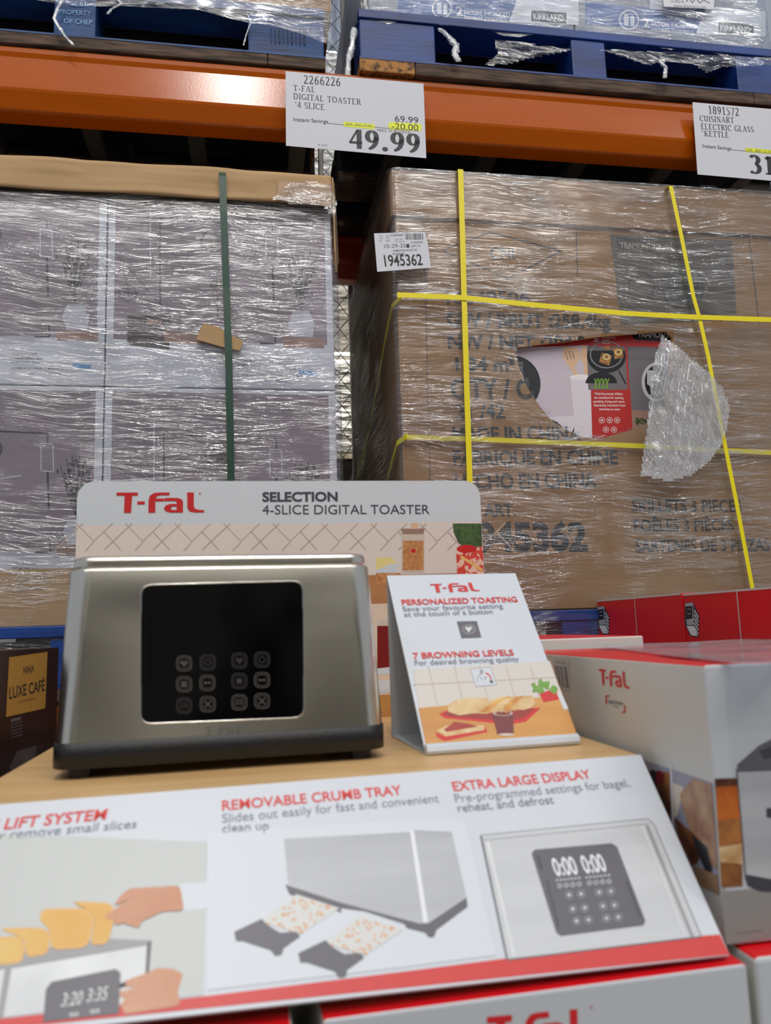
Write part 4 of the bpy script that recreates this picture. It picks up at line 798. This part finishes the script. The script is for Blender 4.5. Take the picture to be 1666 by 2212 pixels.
# ================================================================== easel sign
zt0 = ZT; L0, R0 = at(921, 1632, Z=-.1218), at(1250, 1608, Z=-.1218); tL, tR = at(844, 1246, Y=.935), at(1110, 1241, Y=.947)
r = root('easel_sign', (L0+R0)/2+Vector((0, .08, 0)), 'white folded counter sign with toast photo, beside the toaster', 'sign'); u = (R0-L0).normalized()
w_ = (R0-L0).length; tt = ((tL+tR)/2)-((L0+R0)/2); tt -= u*tt.dot(u)*1.0; shift = ((tL+tR)/2-(L0+R0)/2).dot(u)
tt = (Vector((-u.y, u.x, 0))*cos(R(53))+Vector((0, 0, sin(R(53)))))*.224
tt -= u*tt.dot(u); PE = Plane(L0, u, tt); up_l = tt.length; tL = PE.p(0, up_l); tR = PE.p(w_, up_l)
ES = mat('easel white', (200, 206, 215), .35); eg = mat('easel grey back', (168, 172, 178), .45)
th = .0022
b = MB(); b.ext([PE.p(0, .007), PE.p(w_, .007), PE.p(w_, up_l), PE.p(0, up_l)], -PE.n*th, ES); b.build('front_panel', r, bevel=.0005)
b = MB(); pr = [(0, 0), (-.0035, .001), (-.005, .004), (-.0035, .008), (0, .0105), (.004, .009), (.006, .002)]
y_ = Vector((-u.y, u.x, 0)); b.ext([L0+y_*p+Vector((0, 0, q)) for p, q in pr], u*w_, ES); b.build('rolled_lip', r)
bL, bR = Vector((tL.x, tL.y, zt0)), Vector((tR.x, tR.y, zt0))
MB().ext([tL, tR, bR, bL], y_*th, eg).build('back_panel', r); MB().ext([L0, R0, bR, bL], (0, 0, .0018), eg).build('base_plate', r)
a = Art(PE, .0005, .00008)
A2 = a
tile = mat('easel tile print', (206, 200, 194), .4); a.poly([(892, 1448), (1187, 1428), (1215, 1503), (906, 1530)], tile); a.poly([(1185, 1418), (1192, 1440), (1238, 1562), (1215, 1503)], mat('easel orange print', (224, 170, 120), .4))
for x0_, x1_ in ((925, 945), (981, 1001), (1036, 1056), (1092, 1115), (1146, 1166)): a.line([(x0_, 1438), (x1_, 1526-.05*(x1_-900))], 1.4, gr)
a.line([(893, 1480), (1200, 1464)], 1.4, gr)
a.poly([(904, 1530), (1215, 1503), (1248, 1592), (921, 1614)], mat('easel oak print', (208, 152, 78), .4, rgb2=(186, 124, 56), scale=(4, 40, 40)))
a.poly([(948, 1543), (966, 1535), (1140, 1530), (1168, 1530), (1136, 1560), (1100, 1566), (960, 1552)], red()); a.poly([(958, 1541), (970, 1537), (1140, 1532), (1156, 1532), (1130, 1552), (1100, 1558), (966, 1548)], mat('easel plate', (150, 40, 34), .4))
br = mat('easel bread', (226, 178, 102), .5, rgb2=(190, 120, 52), scale=(70, 70, 70)); br2 = mat('easel pale bread', (224, 200, 156), .5, rgb2=(198, 156, 98), scale=(70, 70, 70))
a.poly([(966, 1524), (985, 1513), (1010, 1508), (1050, 1508), (1060, 1520), (1040, 1540), (990, 1546), (968, 1538)], br2)
for k in range(5): a.poly([(1012+k*22, 1541-k*2), (1050+k*20, 1518-k*3), (1082+k*17, 1504-k*.2), (1104+k*13, 1512+k*2), (1100+k*12, 1530), (1050+k*20, 1543-k*2)], br if k % 2 else br2)
a.poly([(1062, 1542), (1108, 1540), (1110, 1584), (1082, 1590), (1074, 1586)], mat('easel jam glass', (110, 28, 34), .3)); a.ell(1086, 1542, 22, 6, mat('easel glass rim', (190, 160, 150), .3), 16, ring=.75); a.ell(1094, 1588, 17, 3, jar, 12); a.line([(1082, 1540), (1090, 1517)], 5, br2); a.line([(1092, 1542), (1106, 1522)], 5, br)
a.poly([(940, 1582), (955, 1588), (1048, 1572), (1054, 1582), (960, 1602), (945, 1594)], red()); a.poly([(943, 1578), (978, 1564), (1046, 1568), (1046, 1578), (962, 1592)], br2); a.poly([(958, 1577), (982, 1560), (1010, 1564), (1034, 1570), (965, 1582)], mat('easel jam', (160, 48, 36), .4))
a.poly([(1165, 1500), (1200, 1486), (1208, 1512), (1174, 1518)], red()); rr = random.Random(2)
for k in range(16): a.ell(1152+rr.random()*46, 1472+rr.random()*22, 8, 4.5, mat('easel leaf', (112, 160, 66), .5), 8, tilt=rr.uniform(0, 180))
a.poly([(1203, 1500), (1212, 1498), (1228, 1532), (1218, 1534)], ES)
a.poly([(987, 1343), (1030, 1342), (1040, 1377), (997, 1379)], dgr); a.ell(1013, 1360, 15, 11, mg, 16, ring=.9); a.ell(1013, 1360, 11, 8.4, mg, 16, ring=.88); a.poly([(1013, 1367), (1005, 1358), (1008, 1354), (1012, 1357), (1016, 1354), (1020, 1357)], lg)
a.poly([(1016, 1446), (1060, 1442), (1073, 1480), (1028, 1484)], ES); a.line([(1016, 1446), (1060, 1442), (1073, 1480), (1028, 1484), (1016, 1446)], 1, mg)
a.ell(1044, 1474, 14, 20, mg, 8, ring=.9, a0=180, a1=262); a.ell(1046, 1474, 17, 21, red(), 8, ring=.85, a0=280, a1=345); a.poly([(1036, 1448), (1043, 1448), (1044, 1455), (1037, 1455)], mg); a.poly([(1057, 1470), (1064, 1470), (1066, 1476), (1059, 1477)], dgr); a.text('1-7', (1040, 1470), (1052, 1469), 6, dgr)
a.build('toast_picture', r)
a = Art(PE, .0005, .00008); a.polys(LOGO, 4.36, (934, 1281), (1037, 1277), 19, red()); a.build('logo', r)
a = Art(PE, .0009, .00008); a.text('PERSONALIZED TOASTING', (869, 1308), (1119, 1301), 12, rtx, .0185); a.text('Save your favourite setting', (871, 1321), (1087, 1314), 10, slate); a.text('at the touch of a button', (874, 1333), (1065, 1326), 10, slate)
a.text('7 BROWNING LEVELS', (894, 1424), (1111, 1416), 13, rtx, .0185); a.text('For desired browning quality', (897, 1438), (1122, 1429), 11, slate); a.build('lettering', r)

# ================================================================== toaster
A0 = Vector((-.1725, .7300, 0)); ang = math.atan2(.7447-.7300, .118+.172); Wd = .2945; Dp = .20
Rz = Matrix.Rotation(ang, 3, 'Z'); r = root('toaster', A0+Rz @ Vector((Wd/2, Dp/2, 0))+Vector((0, 0, ZT)), 'brushed steel four-slice toaster with black glass control panel', 'toaster')
def TP(x, y, z): return A0+Rz @ Vector((x, y, 0))+Vector((0, 0, ZT+z))     # x along the front, y back, z above the table
def rrect(x0, x1, y0, y1, rad, n=6):
    o = []
    for cx_, cy_, a0_ in ((x1-rad, y0+rad, -90), (x1-rad, y1-rad, 0), (x0+rad, y1-rad, 90), (x0+rad, y0+rad, 180)):
        for k in range(n+1): t = R(a0_+90*k/n); o.append((cx_+rad*cos(t), cy_+rad*sin(t)))
    return o
def loft(secs, m, top=True, bottom=True):
    b = MB(); vs = []; n = None
    for z, ins, rad in secs:
        p = rrect(ins, Wd-ins, ins*.8, Dp-ins*.8, rad); n = len(p); vs += [TP(x, y, z) for x, y in p]
    fs = [(j*n+i, j*n+(i+1) % n, (j+1)*n+(i+1) % n, (j+1)*n+i) for j in range(len(secs)-1) for i in range(n)]
    b.add(vs, fs, m, True); k = len(secs)
    if top: b.add(vs[-n:], [tuple(range(n))], m)
    if bottom: b.add(vs[:n], [tuple(range(n))], m)
    return b
zS = .0305; zH = .1925
loft([(.009, .0008, .018), (.0095, 0, .018), (zS, 0, .018), (zS+.0003, .0006, .018)], black).build('base', r)
body = loft([(zS+.0004, .0008, .020), (zS+.004, .0010, .020), (zS+.08, .0047, .022), (zH-.013, .0085, .022), (zH-.0115, .0092, .022), (zH-.0105, .0118, .020)], steel, top=False).build('body', r)
loft([(zH-.0106, .0118, .020), (zH-.009, .0112, .020), (zH-.003, .0115, .020), (zH-.0008, .013, .019), (zH, .016, .017)], steel, bottom=False).build('top_rim', r)
for k in (0, 1):
    MB().ext([TP(.03, .05+k*.075, zH+.0004), TP(Wd-.03, .05+k*.075, zH+.0004), TP(Wd-.03, .082+k*.075, zH+.0004), TP(.03, .082+k*.075, zH+.0004)], (0, 0, -.012), black).build('toast_slot', r)
for x_, y_ in ((.012, .010), (Wd-.034, .010), (.012, Dp-.032), (Wd-.034, Dp-.032)):
    b = MB(); q = [TP(x_+.011+.011*cos(t*pi/8), y_+.011+.011*sin(t*pi/8), .0092) for t in range(16)]; b.ext(q, (0, 0, -.0091), black); b.build('foot', r, bevel=.001)
# front plane, leaning with the shell
p0 = TP(0, .0008, zS+.004); p1 = TP(0, .0085*.8, zH-.013); PT = Plane(p0, Rz @ Vector((1, 0, 0)), p1-p0)
def rr2(P_, rad, n=6):
    c = [PT.uv(*p) for p in P_]; o = []
    for i in range(4):
        a_, b_, c_ = Vector(c[i-1]), Vector(c[i]), Vector(c[(i+1) % 4]); d1 = (a_-b_).normalized()*rad; d2 = (c_-b_).normalized()*rad
        for k in range(n+1): t = k/n; o.append(tuple((b_+d1)*(1-t)**2+b_*2*t*(1-t)+(b_+d2)*t*t))
    return o
Q = [(306, 1562), (655, 1548), (652, 1257), (307, 1266)]
oA = rr2([(302, 1566), (660, 1551), (657, 1253), (303, 1262)], .011); oB = rr2(Q, .0095)
b = MB(); n = len(oA); vs = [PT.p(*q, .0002) for q in oA]+[PT.p((q[0]+w[0])/2, (q[1]+w[1])/2, .0022) for q, w in zip(oA, oB)]+[PT.p(*q, .0006) for q in oB]
b.add(vs, [(j*n+i, j*n+(i+1) % n, (j+1)*n+(i+1) % n, (j+1)*n+i) for j in (0, 1) for i in range(n)], steel2, True); b.build('panel_rim', r)
b = MB(); b.ext([PT.p(*q, .0012) for q in oB], -PT.n*.002, glassb); cp = b.build('control_panel', r)
ic = mat('panel icon print', (78, 72, 70), .5); ic2 = mat('dim panel icon print', (46, 43, 43), .5)
def btn(cx_, cy_, kind, m):
    a = Art(PT, .0014, .00012); rr_ = []
    def sq(s_, e=3.2): return [(cx_+s_*math.copysign(abs(cos(t*pi/16))**(2/e), cos(t*pi/16)), cy_+s_*math.copysign(abs(sin(t*pi/16))**(2/e), sin(t*pi/16))) for t in range(32)]
    for s0, s1_ in ((17, 15), (12.5, 11)):
        o_, i_ = [PT.uv(*p) for p in sq(s0)], [PT.uv(*p) for p in sq(s1_)]; h_ = a.lay(o_); a.add([PT.p(*p, h_) for p in o_+i_], [(k, (k+1) % 32, (k+1) % 32+32, k+32) for k in range(32)], m)
    if kind == 'heart': a.poly([(cx_, cy_+8), (cx_-8, cy_-1), (cx_-6, cy_-7), (cx_, cy_-3), (cx_+6, cy_-7), (cx_+8, cy_-1)], m)
    elif kind == 'x': a.line([(cx_-7, cy_-7), (cx_+7, cy_+7)], 3, m); a.line([(cx_+7, cy_-7), (cx_-7, cy_+7)], 3, m)
    elif kind == 'ring': a.ell(cx_, cy_, 7, 7, m, 16, ring=.7)
    elif kind == 'bread': a.poly([(cx_-6, cy_-6), (cx_+6, cy_-6), (cx_+6, cy_+6), (cx_-6, cy_+6)], m); a.poly([(cx_-3, cy_-3), (cx_+3, cy_-3), (cx_+3, cy_+3), (cx_-3, cy_+3)], ink())
    elif kind == 'dots': a.ell(cx_-4, cy_, 3.5, 3, m, 10); a.ell(cx_+4, cy_, 3.5, 3, m, 10)
    else: a.line([(cx_-6, cy_+6), (cx_-6, cy_-5), (cx_+6, cy_-5), (cx_+6, cy_+6)], 2, m); a.line([(cx_-2, cy_-1), (cx_-2, cy_+5)], 2, m); a.line([(cx_+2, cy_-1), (cx_+2, cy_+5)], 2, m)
    o = a.build('button', cp)
for cx_, cy_, k_, m_ in ((398, 1433, 'heart', ic), (449, 1431, 'ring', ic2), (517, 1427, 'heart', ic2), (566, 1425, 'ring', ic2), (398, 1478, 'bread', ic), (448, 1475, 'dots', ic), (517, 1471, 'bread', ic2), (566, 1469, 'dots', ic), (398, 1524, 'bagel', ic2), (449, 1521, 'x', ic), (517, 1517, 'bagel', ic), (566, 1514, 'x', ic)): btn(cx_, cy_, k_, m_)
def lever(P_):
    b = MB(); b.ext([PT.p(*PT.uv(*p), .0012) for p in P_], PT.n*.0035, glassb); b.build('lever', cp, bevel=.0006)
lever([(312, 1324), (340, 1323), (340, 1332), (324, 1334), (324, 1480), (314, 1481)]); lever([(618, 1315), (648, 1314), (648, 1460), (638, 1461), (638, 1324), (618, 1326)])
a = Art(PT, .0006, .0001); a.polys(LOGO, 4.36, (440, 1590), (528, 1586), 19, steel2); o = a.build('logo', body); md = o.modifiers.new('s', 'SOLIDIFY'); md.thickness = .0006

# ================================================================== product boxes
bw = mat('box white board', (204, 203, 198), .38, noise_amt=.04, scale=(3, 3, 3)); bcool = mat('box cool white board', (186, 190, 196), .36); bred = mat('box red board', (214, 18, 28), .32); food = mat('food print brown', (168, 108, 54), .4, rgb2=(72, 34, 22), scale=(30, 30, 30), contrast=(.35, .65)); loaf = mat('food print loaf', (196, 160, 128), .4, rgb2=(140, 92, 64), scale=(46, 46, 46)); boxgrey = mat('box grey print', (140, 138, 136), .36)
zB0, zB1 = H-.246, H-.0385; bx0, by0, bxR, byB = .350, .582, .60, .925
def tbox(name, x0, x1, y0, y1, z0, z1, label, topm, sidem, frontm, bev=.0025, group='toaster boxes around the display', rot=0):
    r = root(name, ((x0+x1)/2, (y0+y1)/2, z0), label, 'product box', group)
    b = MB(); v = [(x0, y0, z0), (x1, y0, z0), (x1, y1, z0), (x0, y1, z0), (x0, y0, z1), (x1, y0, z1), (x1, y1, z1), (x0, y1, z1)]
    piv = ORG[r.name].copy(); M3 = Matrix.Rotation(rot, 3, 'Z'); v = [M3 @ (Vector(p)-piv)+piv for p in v]
    b.v = v; 
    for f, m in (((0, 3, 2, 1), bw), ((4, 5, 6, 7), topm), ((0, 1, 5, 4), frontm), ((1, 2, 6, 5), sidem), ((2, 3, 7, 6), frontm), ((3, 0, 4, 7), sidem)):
        b.f.append(list(f)); b.m.append(b.mi(m)); b.sm.append(False)
    b.build('box_body', r, bevel=bev, seg=3); return r
r = tbox('toaster_box', bx0, bxR, by0, byB, zB0, zB1, 'large white toaster box with red top and food photos, right of the display', bred, bw, bcool)
PS = Plane((bx0, 0, H), (0, -1, 0), (0, 0, 1)); a = Art(PS, .0004, .0001)
# side photos (bread) and logo
a.poly([(1387, 1640), (1541, 1692), (1556, 1935), (1505, 1905)], mat('food print sky', (150, 150, 166), .4)); a.poly([(1400, 1664), (1448, 1668), (1452, 1780), (1440, 1760)], food); a.ell(1425, 1680, 12, 16, mat('berry print', (120, 24, 36), .4), 12); a.ell(1412, 1676, 8, 14, pan2, 10)
a.poly([(1449, 1650), (1452, 1651), (1458, 1800), (1454, 1790)], wpr); a.poly([(1455, 1690), (1478, 1700), (1466, 1760), (1457, 1770)], mat('milk print', (216, 202, 186), .4))
a.poly([(1470, 1716), (1498, 1682), (1538, 1694), (1546, 1790), (1552, 1880), (1524, 1850), (1495, 1800), (1478, 1752)], loaf); a.poly([(1458, 1765), (1500, 1800), (1516, 1840), (1510, 1862), (1496, 1870), (1468, 1810)], food); a.poly([(1496, 1800), (1530, 1830), (1542, 1880), (1530, 1890), (1512, 1850)], pan2); a.poly([(1500, 1870), (1552, 1890), (1556, 1933), (1506, 1905)], mat('board print', (150, 116, 88), .4))
a.build('side_picture', r)
a = Art(PS, .0004, .0001); a.polys(LOGO, 4.36, (1297, 1478), (1361, 1488), 33, red()); a.line([(1318, 1504), (1310, 1503), (1311, 1521)], 3, red()); a.line([(1350, 1523), (1351, 1539), (1344, 1538)], 3, red()); a.text('SELECTION', (1316, 1519), (1346, 1524), 7, dgr, .02); a.text('toaster', (1326, 1527), (1338, 1529), 4, dgr); a.build('logo', r)
a = Art(PS, .0004, .0001); a.poly([(1196, 1422), (1229, 1427), (1233, 1493), (1207, 1487)], bcool); x = 1200
while x < 1224: w = random.choice((1, 1.6, 2.4)); a.line([(x, 1437+.15*(x-1200)), (x+5, 1482+.2*(x-1200))], w, dgr); x += w+random.choice((1.2, 1.8))
a.text('10 89 4603', (1199, 1432), (1224, 1436), 4, dgr); a.build('barcode', r)
a = Art(front(by0), .0004, .0001)
a.poly([(1544, 1682), (1602, 1680), (1604, 1914), (1558, 1917)], food); a.poly([(1546, 1700), (1600, 1696), (1602, 1766), (1550, 1772)], mat('food print amber', (206, 116, 40), .35, rgb2=(150, 66, 20), scale=(30, 30, 30))); a.poly([(1553, 1830), (1602, 1822), (1604, 1866), (1556, 1862)], mat('food print crumb', (214, 190, 144), .4, rgb2=(170, 120, 70), scale=(60, 60, 60)))
a.poly([(1558, 1925), (1700, 1915), (1700, 2020), (1568, 2040)], boxgrey)
a.poly([(1592, 1652), (1640, 1610), (1700, 1580), (1700, 1668), (1596, 1674)], dgr); a.poly([(1640, 1622), (1700, 1600), (1700, 1630), (1650, 1640)], ink()); a.poly([(1592, 1668), (1700, 1664), (1700, 1920), (1610, 1892)], steelp); a.poly([(1610, 1888), (1700, 1905), (1700, 1928), (1640, 1925), (1614, 1912)], ink()); a.line([(1591, 1660), (1611, 1900)], 3, dgr); a.poly([(1655, 1745), (1700, 1745), (1700, 1775), (1655, 1765)], ink())
a.text('ROTI 850 W MAX', (1592, 2018), (1648, 2012), 4, dgr); a.build('front_picture', r)
# clear sheet on the box
b = MB(); q = [at(1275, 1391, Z=-.0345), at(1480, 1383, Z=-.033), at(1700, 1370, Z=-.033), at(1720, 1425, Z=-.033), at(1640, 1432, Z=-.0345), at(1450, 1413, Z=-.0345)]
for p in q: p.z = H-.0365
clr = film_mat('clear plastic sheet', .02, .45, .16, hz=6, hx=3, dist=.0003, rough=.06)
b.ext(q, (0, 0, .0008), clr); tagit(b.build('plastic_sheet', recalc=False), 'clear plastic sheet lying on the red top of the large toaster box', 'plastic sheet')
# box under it, box under the stand, and neighbour at left
tbox('toaster_box', .358, .61, .5625, .90, H-.456, H-.2475, 'white toaster box with red top at the lower right corner of the photo', bred, bw, bcool, bev=.004)
r = tbox('toaster_box', .036, .343, .553, .883, H-.46, H-.2490, 'white toaster box with big red logo under the display stand', bred, bw, bcool, rot=R(2.0))
a = Art(Plane((.036, .5478, H-.3), (cos(R(2.0)), sin(R(2.0)), 0), (0, 0, 1)), .0006); a.polys(LOGO, 4.36, (1052, 2290), (1275, 2268), 94, red()); a.ell(1277, 2175, 3, 3, red(), 8, ring=.6); a.build('logo', r)
tbox('toaster_box', -.21, .022, .545, .88, H-.46, H-.2495, 'white toaster box under the left half of the display stand', bred, bw, bcool)
# boxes behind with white rims
r = tbox('toaster_box', .345, .568, 1.10, 1.45, H-.22, H-.026, 'red-topped toaster box behind the large one, nearest the blue pallet', bred, bw, bw)
tbox('toaster_box', .365, .69, .93, 1.085, H-.24, H-.041, 'red-topped toaster box between the large one and the red row', bred, bw, bw)
# red row facing left
PX = Plane((.72, 0, H), (0, -1, 0), (0, 0, 1)); ts = mat('print steel side', (170, 172, 178), .35)
def redbox(y0, y1, ys, zt_, label, art):
    r = tbox('toaster_box', .72, 1.0, y0+.001, y1-.001, H-.22, H+zt_, label, bcool, bred, bred, bev=.0012); a = Art(PX, .0005, .0002)
    zz = zt_; a.uvpoly([(-ys-.0012, -.2), (-ys+.0012, -.2), (-ys+.0012, zz), (-ys-.0012, zz)], bw); a.uvpoly([(-y1+.002, zz-.003), (-y0-.002, zz-.003), (-y0-.002, zz), (-y1+.002, zz)], bw)
    a.build('seam', r)
    if art: a = Art(PX, .0005, .0002); art(a); a.build('toaster_picture', r)
def tp(dx, dy, s):
    def fn(a):
        Q = lambda *p: [(1482+dx+(x-1482)*s, 1302+dy+(y-1302)*s) for x, y in p]
        a.poly(Q((1480, 1303), (1497, 1300), (1512, 1330), (1510, 1376), (1492, 1374), (1480, 1348)), ink()); a.poly(Q((1481, 1304), (1498, 1301), (1500, 1350), (1485, 1350)), ts); a.poly(Q((1484, 1352), (1500, 1352), (1508, 1374), (1494, 1372)), steelp2); a.poly(Q((1482, 1310), (1497, 1309), (1497, 1336), (1484, 1338)), pan2)
        for k in range(5): a.line(Q((1501, 1318+k*9), (1510, 1334+k*9)), 2.2*s, steelp2)
        a.line(Q((1486, 1316), (1494, 1316)), 1.5, ts); a.line(Q((1486, 1326), (1494, 1326)), 1.5, ts)
    return fn
redbox(1.247, 1.588, 1.4174, .0395, 'red toaster box of the back row, the far one nearest the pallet', tp(-189, 8, .82))
redbox(.93, 1.245, 1.0904, .0375, 'red toaster box of the back row, the near one cut by the photo edge', tp(0, 0, 1))

# ================================================================== coffee machine box at the left
ud = Vector((sin(R(21.7)), cos(R(21.7)), 0)); pN = at(112, 1500, Y=1.12); pN.z = H
PN = Plane(pN, ud, (0, 0, 1)); nb = mat('dark espresso box print', (26, 22, 24), .32, rgb2=(52, 24, 18), scale=(3, 3, 3)); goldp = mat('gold label print', (170, 128, 58), .35)
zN = PN.uv(60, 1402)[1]; r = root('coffee_machine_box', pN-ud*.2-PN.n*.2+Vector((0, 0, -.4)), 'black coffee machine box with a gold label, left of the toaster', 'product box')
q = [PN.p(-.48, -.4, 0), PN.p(.012, -.4, 0), PN.p(.012, zN, 0), PN.p(-.48, zN, 0)]
MB().ext(q, -PN.n*.34, nb).build('box_body', r, bevel=.003)
a = Art(PN, .0005, .0002); a.poly([(19, 1420), (102, 1408), (97, 1530), (12, 1549)], goldp); a.text('NINJA', (50, 1456), (73, 1450), 15, pan2, .02); a.text('LUXE CAFÉ', (19, 1511), (96, 1492), 26, pan2, .02); a.text('SIGNATURE SERIES', (38, 1520), (76, 1511), 5, pan2)
a.build('label', r); a = Art(PN, .0005, .0002)
for k in range(5): a.line([(22, 1566+k*7), (48, 1558+k*7)], 1.6, dgr)
a.poly([(18, 1660), (36, 1622), (80, 1610), (74, 1640), (40, 1672)], dpr); a.text('ESPRESSO', (24, 1560), (44, 1554), 6, mg); a.build('printed_panel', r)
